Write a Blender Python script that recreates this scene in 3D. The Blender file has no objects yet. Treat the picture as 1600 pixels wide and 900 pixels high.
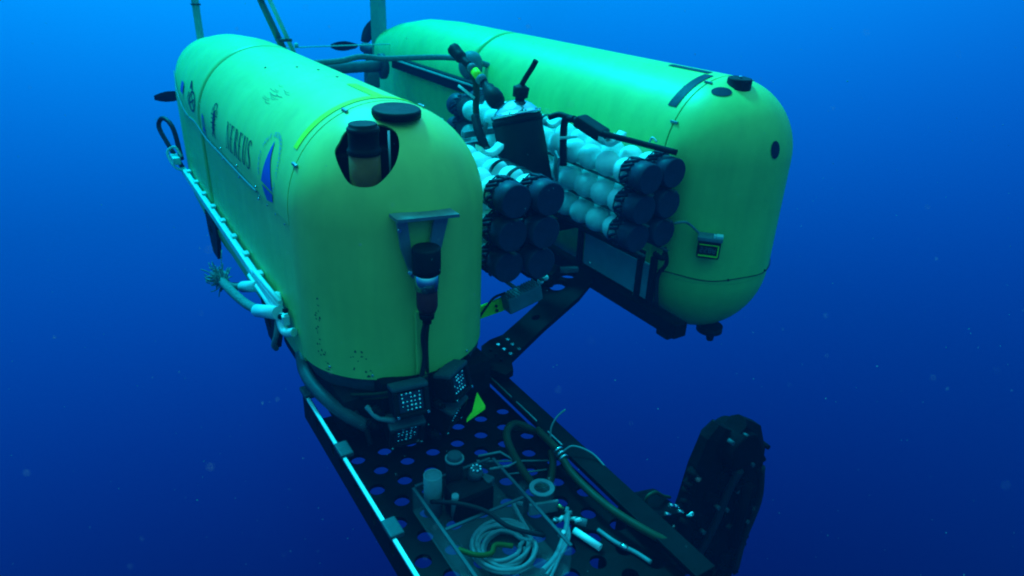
import bpy, bmesh, math, random
from mathutils import Vector, Matrix

random.seed(7)
sc = bpy.context.scene
col = sc.collection

# ------------------------------------------------------------------ camera
CAM = Vector((-1.0383, -2.7421, 0.92))
YAW, PITCH, ROLL = 0.5794, -0.4464, 0.0421
cam_data = bpy.data.cameras.new('camera')
cam = bpy.data.objects.new('camera', cam_data)
col.objects.link(cam)
_f = Vector((math.sin(YAW) * math.cos(PITCH), math.cos(YAW) * math.cos(PITCH), math.sin(PITCH)))
_r = _f.cross(Vector((0, 0, 1))).normalized()
_u = _r.cross(_f)
_r2 = _r * math.cos(ROLL) + _u * math.sin(ROLL)
_u2 = -_r * math.sin(ROLL) + _u * math.cos(ROLL)
_m = Matrix((_r2, _u2, -_f)).transposed().to_4x4()
_m.translation = CAM
cam.matrix_world = _m
cam_data.sensor_width = 36
cam_data.lens = 1082.17 / 1600 * 36
cam_data.clip_start = 0.02
cam_data.clip_end = 500
cam_data.dof.use_dof = True
cam_data.dof.focus_distance = 2.9
cam_data.dof.aperture_fstop = 3.2
sc.camera = cam

# ------------------------------------------------------------------ world: daylight inside deep clear water
# (radiance of open water: bright cyan towards the surface, dark blue towards the deep)
world = bpy.data.worlds.new('World')
sc.world = world
world.use_nodes = True
wn, wl = world.node_tree.nodes, world.node_tree.links
wn.clear()
w_out = wn.new('ShaderNodeOutputWorld')
w_bg = wn.new('ShaderNodeBackground')
w_tc = wn.new('ShaderNodeTexCoord')
w_sep = wn.new('ShaderNodeSeparateXYZ')
wl.new(w_tc.outputs['Generated'], w_sep.inputs[0])


def wmath(op, a, b):
    n = wn.new('ShaderNodeMath')
    n.operation = op
    for i, v in enumerate((a, b)):
        if v is None:
            continue
        if isinstance(v, (int, float)):
            n.inputs[i].default_value = v
        else:
            wl.new(v, n.inputs[i])
    return n.outputs[0]


_wz = w_sep.outputs['Z']
_wside = wmath('ADD', wmath('MULTIPLY', w_sep.outputs['Y'], 0.968), wmath('MULTIPLY', w_sep.outputs['X'], 0.25))
_wy_green = wmath('MAXIMUM', _wside, 0.24)      # even water behind the viewer
_wy_blue = wmath('MAXIMUM', _wside, -0.10)
_wz2 = wmath('MULTIPLY', _wz, _wz)


def wchan(a, b, c, d, side):
    e = wmath('ADD', a, wmath('MULTIPLY', _wz, b))
    e = wmath('ADD', e, wmath('MULTIPLY', side, c))
    e = wmath('ADD', e, wmath('MULTIPLY', _wz2, d))
    return wmath('EXPONENT', e, None)


w_cmb = wn.new('ShaderNodeCombineColor')
_wg = wchan(-2.99, 3.80, 2.342, -1.25, _wy_green)
wl.new(wchan(-2.75, 3.1, 2.342, -1.6, _wy_green), w_cmb.inputs[0])
wl.new(_wg, w_cmb.inputs[1])
wl.new(wchan(-1.04, 2.15, 1.45, -0.95, _wy_blue), w_cmb.inputs[2])
wl.new(w_cmb.outputs[0], w_bg.inputs['Color'])
w_bg.inputs['Strength'].default_value = 1.0
wl.new(w_bg.outputs[0], w_out.inputs['Surface'])

# ------------------------------------------------------------------ sun, filtered by the water above
sun_data = bpy.data.lights.new('sun', 'SUN')
sun_data.energy = 5.0
sun_data.angle = math.radians(9)
sun_data.color = (0.004, 0.76, 1.0)
sun = bpy.data.objects.new('sun', sun_data)
col.objects.link(sun)
SUN_DIR = Vector((-0.025, 0.60, 0.79)).normalized()      # towards the sun
sun.rotation_euler = SUN_DIR.to_track_quat('Z', 'Y').to_euler()
sun.location = (0, 0, 3)

sc.view_settings.view_transform = 'Standard'
sc.view_settings.look = 'None'
sc.view_settings.exposure = 0.4
sc.view_settings.gamma = 1.0
sc.cycles.use_denoising = True
sc.cycles.pixel_filter_type = 'BLACKMAN_HARRIS'
sc.cycles.filter_width = 2.0
sc.cycles.max_bounces = 6
sc.cycles.volume_bounces = 1
sc.cycles.transparent_max_bounces = 12

# ------------------------------------------------------------------ materials


def mat(name, color, rough=0.5, metal=0.0, var=0.0, scale=6.0, bump=0.0, bscale=40.0, alpha=1.0, spec=0.14,
        coat=0.0, color2=None, dist=0.55, width=0.2, trans=0.0):
    m = bpy.data.materials.new(name)
    m.use_nodes = True
    nt = m.node_tree
    b = nt.nodes['Principled BSDF']
    b.inputs['Base Color'].default_value = (*color, 1)
    b.inputs['Roughness'].default_value = rough
    b.inputs['Metallic'].default_value = metal
    b.inputs['Alpha'].default_value = alpha
    b.inputs['Specular IOR Level'].default_value = spec
    b.inputs['Coat Weight'].default_value = coat
    tc = nt.nodes.new('ShaderNodeTexCoord')
    if var or color2:
        n = nt.nodes.new('ShaderNodeTexNoise')
        n.inputs['Scale'].default_value = scale
        n.inputs['Detail'].default_value = 6
        n.inputs['Roughness'].default_value = 0.62
        nt.links.new(tc.outputs['Object'], n.inputs['Vector'])
        r = nt.nodes.new('ShaderNodeValToRGB')
        r.color_ramp.elements[0].position = max(0, dist - width)
        r.color_ramp.elements[1].position = min(1, dist + width)
        c2 = color2 or tuple(c * (1 - var) for c in color)
        r.color_ramp.elements[0].color = (*c2, 1)
        r.color_ramp.elements[1].color = (*color, 1)
        nt.links.new(n.outputs['Fac'], r.inputs[0])
        nt.links.new(r.outputs[0], b.inputs['Base Color'])
        mr = nt.nodes.new('ShaderNodeMapRange')
        mr.inputs['To Min'].default_value = min(1, rough * 1.25)
        mr.inputs['To Max'].default_value = rough * 0.85
        nt.links.new(n.outputs['Fac'], mr.inputs['Value'])
        nt.links.new(mr.outputs[0], b.inputs['Roughness'])
    if bump:
        n2 = nt.nodes.new('ShaderNodeTexNoise')
        n2.inputs['Scale'].default_value = bscale
        n2.inputs['Detail'].default_value = 4
        nt.links.new(tc.outputs['Object'], n2.inputs['Vector'])
        bp = nt.nodes.new('ShaderNodeBump')
        bp.inputs['Strength'].default_value = bump
        bp.inputs['Distance'].default_value = 0.01
        nt.links.new(n2.outputs['Fac'], bp.inputs['Height'])
        nt.links.new(bp.outputs[0], b.inputs['Normal'])
    return m


def paint_material():
    m = mat('yellow_paint', (0.66, 0.65, 0.145), rough=0.42, spec=0.38, color2=(0.57, 0.56, 0.12), scale=3.2, dist=0.46, width=0.16,
            bump=0.05, bscale=9)
    nt = m.node_tree
    b = nt.nodes['Principled BSDF']
    src = b.inputs['Base Color'].links[0].from_socket
    tc = nt.nodes.new('ShaderNodeTexCoord')
    # small scuffs and chips worn into the paint
    n = nt.nodes.new('ShaderNodeTexNoise')
    n.inputs['Scale'].default_value = 23
    n.inputs['Detail'].default_value = 8
    n.inputs['Roughness'].default_value = 0.7
    mp = nt.nodes.new('ShaderNodeMapping')
    mp.inputs['Scale'].default_value = (1.0, 1.0, 0.35)
    nt.links.new(tc.outputs['Object'], mp.inputs[0])
    nt.links.new(mp.outputs[0], n.inputs['Vector'])
    r = nt.nodes.new('ShaderNodeValToRGB')
    r.color_ramp.elements[0].position = 0.69
    r.color_ramp.elements[1].position = 0.73
    nt.links.new(n.outputs['Fac'], r.inputs[0])
    mx = nt.nodes.new('ShaderNodeMix')
    mx.data_type = 'RGBA'
    nt.links.new(r.outputs[0], mx.inputs['Factor'])
    nt.links.new(src, mx.inputs['A'])
    mx.inputs['B'].default_value = (0.16, 0.17, 0.08, 1)
    # faint run-off streaks and handling smudges
    n3 = nt.nodes.new('ShaderNodeTexNoise')
    n3.inputs['Scale'].default_value = 7
    n3.inputs['Detail'].default_value = 5
    mp3 = nt.nodes.new('ShaderNodeMapping')
    mp3.inputs['Scale'].default_value = (1.6, 1.6, 0.22)
    nt.links.new(tc.outputs['Object'], mp3.inputs[0])
    nt.links.new(mp3.outputs[0], n3.inputs['Vector'])
    r3 = nt.nodes.new('ShaderNodeValToRGB')
    r3.color_ramp.elements[0].position = 0.40
    r3.color_ramp.elements[1].position = 0.66
    r3.color_ramp.elements[0].color = (1, 1, 1, 1)
    r3.color_ramp.elements[1].color = (0.90, 0.91, 0.93, 1)
    nt.links.new(n3.outputs['Fac'], r3.inputs[0])
    m3 = nt.nodes.new('ShaderNodeMix')
    m3.data_type = 'RGBA'
    m3.blend_type = 'MULTIPLY'
    m3.inputs['Factor'].default_value = 1.0
    nt.links.new(mx.outputs['Result'], m3.inputs['A'])
    nt.links.new(r3.outputs[0], m3.inputs['B'])
    nt.links.new(m3.outputs['Result'], b.inputs['Base Color'])
    return m


M = {
    'paint': paint_material(),
    'core': mat('dark_foam', (0.02, 0.022, 0.025), 0.8, var=0.3),
    'rubber': mat('black_rubber', (0.012, 0.012, 0.014), 0.55, var=0.4, scale=18, bump=0.15),
    'blackmetal': mat('black_anodised_metal', (0.010, 0.011, 0.014), 0.6, spec=0.08, var=0.5, scale=14, bump=0.1),
    'darkplate': mat('dark_frame_plate', (0.004, 0.0045, 0.006), 0.65, spec=0.07, var=0.5, scale=9, bump=0.12),
    'cap': mat('blue_black_cap', (0.028, 0.038, 0.075), 0.45, var=0.3, scale=20, bump=0.1),
    'greymetal': mat('grey_metal', (0.32, 0.34, 0.36), 0.35, metal=0.6, var=0.35, scale=15),
    'darkgrey': mat('dark_grey_plastic', (0.06, 0.075, 0.09), 0.45, var=0.3, scale=20, bump=0.1),
    'midgrey': mat('mid_grey_plastic', (0.17, 0.195, 0.22), 0.45, var=0.3, scale=12),
    'mastgrey': mat('haze_paled_mast_paint', (0.50, 0.52, 0.52), 0.5, var=0.2, scale=8),  # base colour lightened to stand in for distance haze on the masts
    'panelgrey': mat('pale_grey_panel', (0.55, 0.57, 0.60), 0.45, var=0.2, scale=6),
    'silver': mat('polished_titanium', (0.62, 0.66, 0.70), 0.16, metal=0.9, var=0.25, scale=10),
    'white': mat('white_plastic', (0.72, 0.73, 0.72), 0.4, var=0.15, scale=12),
    'ceramic': mat('white_ceramic', (0.90, 0.90, 0.88), 0.25, var=0.12, scale=9),
    'clear': mat('clear_plastic_tube', (0.85, 0.88, 0.9), 0.12, alpha=0.045, spec=0.6),
    'acrylic': mat('clear_acrylic', (0.7, 0.75, 0.8), 0.15, alpha=0.035, spec=0.4),
    'amber': mat('amber_brown_housing', (0.42, 0.10, 0.03), 0.5, var=0.3, scale=12),
    'red': mat('red_anodised_metal', (0.30, 0.025, 0.03), 0.4, var=0.3, scale=12),
    'tape': mat('yellow_tape', (0.95, 0.80, 0.02), 0.5, var=0.12, scale=30, bump=0.1),
    'yellowpart': mat('yellow_green_plate', (0.85, 0.95, 0.03), 0.5, var=0.2, scale=18),
    'inkblack': mat('black_vinyl', (0.015, 0.02, 0.05), 0.5, var=0.3, scale=30),
    'inkblue': mat('blue_vinyl', (0.02, 0.09, 0.55), 0.5, var=0.2, scale=30),
    'inkfaint': mat('faded_blue_vinyl', (0.10, 0.24, 0.48), 0.5, var=0.2, scale=30),
    'scuff': mat('grey_scuff', (0.11, 0.13, 0.09), 0.7, var=0.4, scale=60),
    'hose': mat('pale_hose', (0.20, 0.22, 0.24), 0.4, var=0.25, scale=20),
    'olivehose': mat('olive_hose', (0.035, 0.04, 0.018), 0.5, var=0.3, scale=20),
    'blackhose': mat('black_hose', (0.02, 0.02, 0.024), 0.45, var=0.3, scale=20),
    'rope': mat('grey_rope', (0.24, 0.27, 0.27), 0.7, var=0.4, scale=60, bump=0.4, bscale=120),
    'armblack': mat('matt_black_arm', (0.005, 0.0055, 0.007), 0.75, spec=0.04, var=0.5, scale=14, bump=0.3),
    'lens': mat('lamp_lens_metal', (0.75, 0.78, 0.82), 0.06, metal=1.0, var=0.2, scale=50),
    'lampglass': mat('dark_lamp_glass', (0.03, 0.04, 0.07), 0.08),
    'speck': mat('pale_speck', (0.28, 0.32, 0.32), 0.8),
    'greencable': mat('green_cable_sheath', (0.07, 0.11, 0.015), 0.5, var=0.3),
    'brass': mat('brass_fitting', (0.45, 0.33, 0.12), 0.3, metal=0.8),
}

# ------------------------------------------------------------------ mesh helpers


class MB:
    """collects geometry of one mesh"""

    def __init__(self):
        self.v, self.f, self.smooth = [], [], []

    def add(self, verts, faces, smooth=False):
        o = len(self.v)
        self.v += [tuple(p) for p in verts]
        self.f += [tuple(i + o for i in f) for f in faces]
        self.smooth += [smooth] * len(faces)
        return self

    def box(self, c, size, rot=None, bevel=0.0):
        sx, sy, sz = (s / 2 for s in size)
        b = min(bevel, sx * .9, sy * .9, sz * .9)
        c = Vector(c)
        R_ = rot or Matrix.Identity(3)
        if b <= 0:
            pts = [Vector((x * sx, y * sy, z * sz)) for x in (-1, 1) for y in (-1, 1) for z in (-1, 1)]
            fs = [(0, 1, 3, 2), (4, 6, 7, 5), (0, 4, 5, 1), (2, 3, 7, 6), (0, 2, 6, 4), (1, 5, 7, 3)]
            return self.add([c + R_ @ p for p in pts], fs)
        bm = bmesh.new()
        bmesh.ops.create_cube(bm, size=1)
        for v in bm.verts:
            v.co = Vector((v.co.x * 2 * sx, v.co.y * 2 * sy, v.co.z * 2 * sz))
        bmesh.ops.bevel(bm, geom=bm.edges[:], offset=b, segments=2, affect='EDGES', profile=0.6)
        bm.verts.index_update()
        self.add([c + R_ @ v.co for v in bm.verts], [[v.index for v in f.verts] for f in bm.faces])
        bm.free()
        return self

    def cyl(self, p0, p1, r0, r1=None, n=20, caps=True, bevel=0.0):
        p0, p1 = Vector(p0), Vector(p1)
        r1 = r0 if r1 is None else r1
        d = p1 - p0
        L = d.length
        prof = []
        if caps:
            prof.append((0, 0))
        if bevel:
            prof += [(0, r0 - bevel), (bevel * .3, r0 - bevel * .3), (bevel, r0), (L - bevel, r1), (L - bevel * .3, r1 - bevel * .3), (L, r1 - bevel)]
        else:
            prof += [(0, r0), (L, r1)]
        if caps:
            prof.append((L, 0))
        return self.lathe(p0, d, prof, n, smooth_from=1 if caps else 0)

    def lathe(self, p0, axis, prof, n=24, smooth_from=None, allsmooth=False):
        p0 = Vector(p0)
        q = Vector(axis).normalized().to_track_quat('Z', 'Y').to_matrix()
        vs, fs = [], []
        for h, r in prof:
            for k in range(n):
                a = 2 * math.pi * k / n
                vs.append(p0 + q @ Vector((r * math.cos(a), r * math.sin(a), h)))
        o = len(self.v)
        self.v += [tuple(p) for p in vs]
        for i in range(len(prof) - 1):
            flat = abs(prof[i][0] - prof[i + 1][0]) < 1e-7
            for k in range(n):
                k2 = (k + 1) % n
                if prof[i][1] == 0 and prof[i + 1][1] == 0:
                    continue
                if prof[i][1] == 0:
                    f = (i * n, (i + 1) * n + k, (i + 1) * n + k2)
                    f = (i * n + k, (i + 1) * n + k2, (i + 1) * n + k)[::-1]
                elif prof[i + 1][1] == 0:
                    f = (i * n + k, i * n + k2, (i + 1) * n + k)
                else:
                    f = (i * n + k, i * n + k2, (i + 1) * n + k2, (i + 1) * n + k)
                self.f.append(tuple(j + o for j in f))
                self.smooth.append(allsmooth or not flat)
        return self

    def sphere(self, c, r, n=16, m=10, scale=(1, 1, 1), cut=None):
        c = Vector(c)
        vs, fs = [], []
        for i in range(m + 1):
            t = math.pi * i / m
            for k in range(n):
                a = 2 * math.pi * k / n
                vs.append(c + Vector((r * math.sin(t) * math.cos(a) * scale[0], r * math.sin(t) * math.sin(a) * scale[1], r * math.cos(t) * scale[2])))
        for i in range(m):
            for k in range(n):
                k2 = (k + 1) % n
                a, b, d, e = i * n + k, i * n + k2, (i + 1) * n + k2, (i + 1) * n + k
                if i == 0:
                    fs.append((a, e, d))
                elif i == m - 1:
                    fs.append((a, e, b))
                else:
                    fs.append((a, e, d, b))
        return self.add(vs, fs, True)

    def tube(self, pts, r, n=8, closed=False, res=6, rads=None):
        pts = [Vector(p) for p in pts]
        P = []
        N_ = len(pts)
        if N_ > 2 and res > 1:
            for i in range(N_ if closed else N_ - 1):
                p1, p2 = pts[i], pts[(i + 1) % N_]
                p0 = pts[i - 1] if (closed or i > 0) else p1 * 2 - p2
                p3 = pts[(i + 2) % N_] if (closed or i + 2 < N_) else p2 * 2 - p1
                for s in range(res):
                    t = s / res
                    P.append(0.5 * ((2 * p1) + (p2 - p0) * t + (2 * p0 - 5 * p1 + 4 * p2 - p3) * t * t + (3 * p1 - p0 - 3 * p2 + p3) * t ** 3))
            if not closed:
                P.append(pts[-1])
        else:
            P = pts
        vs, fs = [], []
        L = len(P)
        up = None
        for i in range(L):
            a = P[i - 1] if (i > 0 or closed) else P[0]
            b = P[(i + 1) % L] if (i < L - 1 or closed) else P[-1]
            d = (b - a).normalized()
            if up is None:
                up = d.orthogonal().normalized()
            up = (up - d * up.dot(d))
            up = up.normalized() if up.length > 1e-6 else d.orthogonal().normalized()
            s = d.cross(up)
            rr = r if rads is None else rads[min(len(rads) - 1, int(i / max(1, L - 1) * (len(rads) - 1) + .5))]
            for k in range(n):
                t = 2 * math.pi * k / n
                vs.append(P[i] + (up * math.cos(t) + s * math.sin(t)) * rr)
        for i in range(L if closed else L - 1):
            j = (i + 1) % L
            for k in range(n):
                k2 = (k + 1) % n
                fs.append((i * n + k, i * n + k2, j * n + k2, j * n + k))
        self.add(vs, fs, True)
        if not closed:
            o = len(self.v) - len(vs)
            self.f.append(tuple(o + k for k in range(n))[::-1])
            self.f.append(tuple(o + (L - 1) * n + k for k in range(n)))
            self.smooth += [False, False]
        return self

    def prism(self, poly, d):
        """poly: list of 3d points, d: extrusion vector"""
        poly = [Vector(p) for p in poly]
        d = Vector(d)
        n = len(poly)
        vs = poly + [p + d for p in poly]
        fs = [tuple(range(n))[::-1], tuple(range(n, 2 * n))]
        fs += [(i, (i + 1) % n, n + (i + 1) % n, n + i) for i in range(n)]
        return self.add(vs, fs)

    def loft(self, secs, closed_sec=True, cap=True, smooth=True):
        n = len(secs[0])
        vs = [p for s in secs for p in s]
        fs = []
        for i in range(len(secs) - 1):
            for k in range(n if closed_sec else n - 1):
                k2 = (k + 1) % n
                fs.append((i * n + k, i * n + k2, (i + 1) * n + k2, (i + 1) * n + k))
        self.add(vs, fs, smooth)
        if cap and closed_sec:
            o = len(self.v) - len(vs)
            self.f.append(tuple(o + k for k in range(n))[::-1])
            self.f.append(tuple(o + (len(secs) - 1) * n + k for k in range(n)))
            self.smooth += [False, False]
        return self

    def mesh(self, name, m):
        me = bpy.data.meshes.new(name)
        me.from_pydata(self.v, [], self.f)
        me.polygons.foreach_set('use_smooth', self.smooth)
        bm = bmesh.new()
        bm.from_mesh(me)
        bmesh.ops.recalc_face_normals(bm, faces=bm.faces[:])
        bm.to_mesh(me)
        bm.free()
        me.materials.append(M[m] if isinstance(m, str) else m)
        me.update()
        return me

    def build(self, name, m, parent=None):
        return link(name, self.mesh(name, m), parent)


def link(name, me, parent=None, loc=None):
    o = bpy.data.objects.new(name, me)
    col.objects.link(o)
    if parent is not None:
        o.parent = parent
    if loc is not None:
        o.location = loc
    return o


def tag(o, label=None, cat=None, group=None, kind=None):
    if label:
        o['label'] = label
    if cat:
        o['category'] = cat
    if group:
        o['group'] = group
    if kind:
        o['kind'] = kind
    return o


def bake(o):
    """apply modifiers"""
    bpy.context.view_layer.update()
    dg = bpy.context.evaluated_depsgraph_get()
    me = bpy.data.meshes.new_from_object(o.evaluated_get(dg))
    o.modifiers.clear()
    old = o.data
    o.data = me
    bpy.data.meshes.remove(old)
    me.polygons.foreach_set('use_smooth', [True] * len(me.polygons))
    me.set_sharp_from_angle(angle=math.radians(35))
    return o


def solidify(o, t, offset=-1):
    md = o.modifiers.new('s', 'SOLIDIFY')
    md.thickness = t
    md.offset = offset
    return bake(o)


def plate(name, m, parent, outline, holes, thick, mtx=None, bevel=0.0):
    """flat plate with real holes: 2d outline, holes as lists of 2d points, lies in local xy"""
    cu = bpy.data.curves.new('tmp', 'CURVE')
    cu.dimensions = '2D'
    cu.fill_mode = 'BOTH'
    cu.extrude = thick / 2
    for loop in [outline] + holes:
        s = cu.splines.new('POLY')
        s.points.add(len(loop) - 1)
        for p, q in zip(s.points, loop):
            p.co = (q[0], q[1], 0, 1)
        s.use_cyclic_u = True
    ob = bpy.data.objects.new('tmp', cu)
    col.objects.link(ob)
    bpy.context.view_layer.update()
    dg = bpy.context.evaluated_depsgraph_get()
    me = bpy.data.meshes.new_from_object(ob.evaluated_get(dg))
    bpy.data.objects.remove(ob)
    bpy.data.curves.remove(cu)
    me.name = name
    if mtx is not None:
        me.transform(mtx)
    me.materials.clear()
    me.materials.append(M[m])
    return link(name, me, parent)


def circle2(x, y, rx, ry=None, n=18, rot=0.0):
    ry = rx if ry is None else ry
    c, s = math.cos(rot), math.sin(rot)
    out = []
    for k in range(n):
        a = 2 * math.pi * k / n
        px, py = rx * math.cos(a), ry * math.sin(a)
        out.append((x + c * px - s * py, y + s * px + c * py))
    return out


def frame_mtx(origin, xaxis, yaxis):
    x = Vector(xaxis).normalized()
    y = Vector(yaxis)
    z = x.cross(y).normalized()
    y = z.cross(x)
    m = Matrix((x, y, z)).transposed().to_4x4()
    m.translation = Vector(origin)
    return m


# ================================================================== THE VEHICLE
R, ZB, YS, NL = 0.40, -0.622, -0.19, 0.376
SX = 1.934
GAP = 0.009

veh = bpy.data.objects.new('underwater_vehicle', None)
col.objects.link(veh)
veh.location = (0, 0, 0)
tag(veh, 'large twin-hulled yellow underwater research vehicle hanging in open blue water', 'submersible')


def top_arc(x0, y, w, h, a0=0.0, a1=math.pi, n=40):
    return [Vector((x0 + w * math.cos(a0 + (a1 - a0) * k / n), y, h * math.sin(a0 + (a1 - a0) * k / n))) for k in range(n + 1)]


def stadium(x0, y, w, ht, hb, n=28):
    p = [Vector((x0 + w * math.cos(math.pi * k / n), y, ht * math.sin(math.pi * k / n))) for k in range(n + 1)]
    p += [Vector((x0 - w * math.cos(math.pi * k / n), y, ZB - hb * math.sin(math.pi * k / n))) for k in range(n + 1)]
    return p


def interp(tab, y):
    for (y0, *a), (y1, *b) in zip(tab, tab[1:]):
        if y <= y1:
            t = max(0, (y - y0) / (y1 - y0))
            t2 = t * t * (3 - 2 * t) * .3 + t * .7
            return [p + (q - p) * t2 for p, q in zip(a, b)]
    return tab[-1][1:]


def make_hull(x0, yr, ztab, hole=None, bowl=True):
    """ztab: tail table rows (y, half width, top height, bottom height)"""
    core = MB()
    ys = [YS + 0.02, yr]
    ys += [yr + (ztab[-1][0] - 0.15 - yr) * k / 14 for k in range(1, 15)]
    secs = []
    for y in ys:
        w, ht, hb = interp(ztab, y)
        secs.append(stadium(x0, y, w - .03, ht - .03, hb - .03))
    core.loft(secs)
    hull = core.build('hull', 'core', veh)
    zm = -0.05
    # upper fairing
    mb = MB()
    sec = []
    for y in [YS + GAP + (yr - GAP - YS) * k / 12 for k in range(13)]:
        s = [Vector((x0 + R, y, zm + GAP / 2))] + top_arc(x0, y, R, R) + [Vector((x0 - R, y, zm + GAP / 2))]
        sec.append(s)
    mb.loft(sec, closed_sec=False)
    solidify(mb.build('upper_fairing', 'paint', hull), 0.012, 1 if False else -1)
    mb = MB()
    sec = []
    for y in [YS + GAP + (yr - GAP - YS) * k / 12 for k in range(13)]:
        w = R - 0.006
        s = [Vector((x0 - w, y, zm - GAP / 2))] + [Vector((x0 - w, y, z)) for z in (-.2, -.4, ZB)]
        s += [Vector((x0 - w * math.cos(math.pi * k / 28), y, ZB - w * math.sin(math.pi * k / 28))) for k in range(1, 29)]
        s += [Vector((x0 + w, y, z)) for z in (-.4, -.2, zm - GAP / 2)]
        sec.append(s)
    mb.loft(sec, closed_sec=False)
    solidify(mb.build('lower_fairing', 'paint', hull), 0.012, -1)
    # tail
    mb = MB()
    sec = []
    y1 = ztab[-1][0]
    for k in range(31):
        y = yr + GAP + (y1 - yr) * k / 30
        w, ht, hb = interp(ztab, y)
        sec.append(stadium(x0, y, w, ht, hb))
    mb.loft(sec)
    mb.build('tail_fairing', 'paint', hull)
    # nose
    mb = MB()
    nt_, nz = 48, 18
    rows = []
    for i in range(nz + 1):          # dome from the crown down
        th = math.pi / 2 * (1 - i / nz)
        c, s = math.cos(th), math.sin(th)
        rows.append([Vector((x0 + R * c * math.cos(math.pi * k / nt_), YS - NL * c * math.sin(math.pi * k / nt_), R * s)) for k in range(nt_ + 1)])
    for z in (-.15, -.3, -.45, ZB):
        rows.append([Vector((x0 + R * math.cos(math.pi * k / nt_), YS - NL * math.sin(math.pi * k / nt_), z)) for k in range(nt_ + 1)])
    mb.loft(rows, closed_sec=False)
    nose = mb.build('nose_fairing', 'paint', hull)
    bm = bmesh.new()
    bm.from_mesh(nose.data)
    bmesh.ops.remove_doubles(bm, verts=bm.verts[:], dist=1e-5)
    bmesh.ops.recalc_face_normals(bm, faces=bm.faces[:])
    bm.to_mesh(nose.data)
    bm.free()
    md = nose.modifiers.new('s', 'SOLIDIFY')
    md.thickness = 0.012
    md.offset = -1
    if hole:
        cut = MB()
        ctr = sum((Vector(p) for p in hole), Vector()) / len(hole)
        nrm = Vector((ctr.x / R ** 2, (ctr.y - YS) / NL ** 2, ctr.z / R ** 2)).normalized()
        cut.prism([Vector(p) - nrm * 0.12 for p in hole], nrm * 0.28)
        cu = cut.build('cutter', 'core')
        md = nose.modifiers.new('b', 'BOOLEAN')
        md.object = cu
        md.operation = 'DIFFERENCE'
        md.solver = 'EXACT'
        bake(nose)
        bpy.data.objects.remove(cu)
    else:
        bake(nose)
    nose.data.polygons.foreach_set('use_smooth', [True] * len(nose.data.polygons))
    try:
        nose.data.set_sharp_from_angle(angle=math.radians(40))
    except Exception:
        pass
    if bowl:
        mb = MB()
        rows = []
        for i in range(15):
            th = math.pi / 2 * i / 14
            c, s = math.cos(th), math.sin(th)
            w = R - .003
            rows.append([Vector((x0 + w * c * math.cos(math.pi * k / nt_), YS - (NL - .003) * c * math.sin(math.pi * k / nt_), ZB - .001 - (R + .01) * s)) for k in range(nt_ + 1)])
        mb.loft(rows, closed_sec=False)
        solidify(mb.build('chin_fairing', 'paint', hull), 0.012, -1)
    return hull


HOLE0 = [(-0.195, -0.309, 0.326), (-0.149, -0.319, 0.345), (-0.088, -0.351, 0.351), (-0.056, -0.375, 0.344), (-0.038, -0.408, 0.324),
        (-0.048, -0.45, 0.285), (-0.079, -0.483, 0.238), (-0.123, -0.496, 0.196), (-0.170, -0.491, 0.166), (-0.224, -0.460, 0.165),
        (-0.250, -0.425, 0.192), (-0.254, -0.348, 0.259), (-0.228, -0.329, 0.294)]
HOLE = []
for _i in range(len(HOLE0)):
    _p = [Vector(HOLE0[(_i + _k) % len(HOLE0)]) for _k in (-1, 0, 1, 2)]
    for _t in (0, .25, .5, .75):
        _v = 0.5 * (2 * _p[1] + (_p[2] - _p[0]) * _t + (2 * _p[0] - 5 * _p[1] + 4 * _p[2] - _p[3]) * _t * _t + (3 * _p[1] - _p[0] - 3 * _p[2] + _p[3]) * _t ** 3)
        HOLE.append(tuple(_v))
TAIL_A = [(1.55, .40, .40, .40), (2.0, .40, .40, .40), (2.5, .385, .37, .38), (3.0, .31, .305, .34), (3.5, .20, .21, .28), (4.0, .06, .08, .2)]
TAIL_B = [(1.92, .40, .40, .40), (2.8, .40, .40, .40), (3.3, .37, .38, .38), (3.8, .29, .31, .34), (4.2, .20, .22, .28), (4.55, .09, .10, .2)]
hull_a = make_hull(0.0, 1.55, TAIL_A, HOLE, bowl=False)
hull_a['label'] = 'yellow hull nearest the viewer with lettering on its side'
hull_b = make_hull(SX, 1.92, TAIL_B, None, bowl=True)
hull_b['label'] = 'farther yellow hull with black round hatch on its nose'

# ---- hull surface decals -------------------------------------------------


def on_hull(x0, s, y, off):
    """s = height measured along the skin upward from the mid line of the -x side"""
    if s < 0:
        return Vector((x0 - R - off, y, s))
    a = math.pi - s / R
    return Vector((x0 + (R + off) * math.cos(a), y, (R + off) * math.sin(a)))


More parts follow.
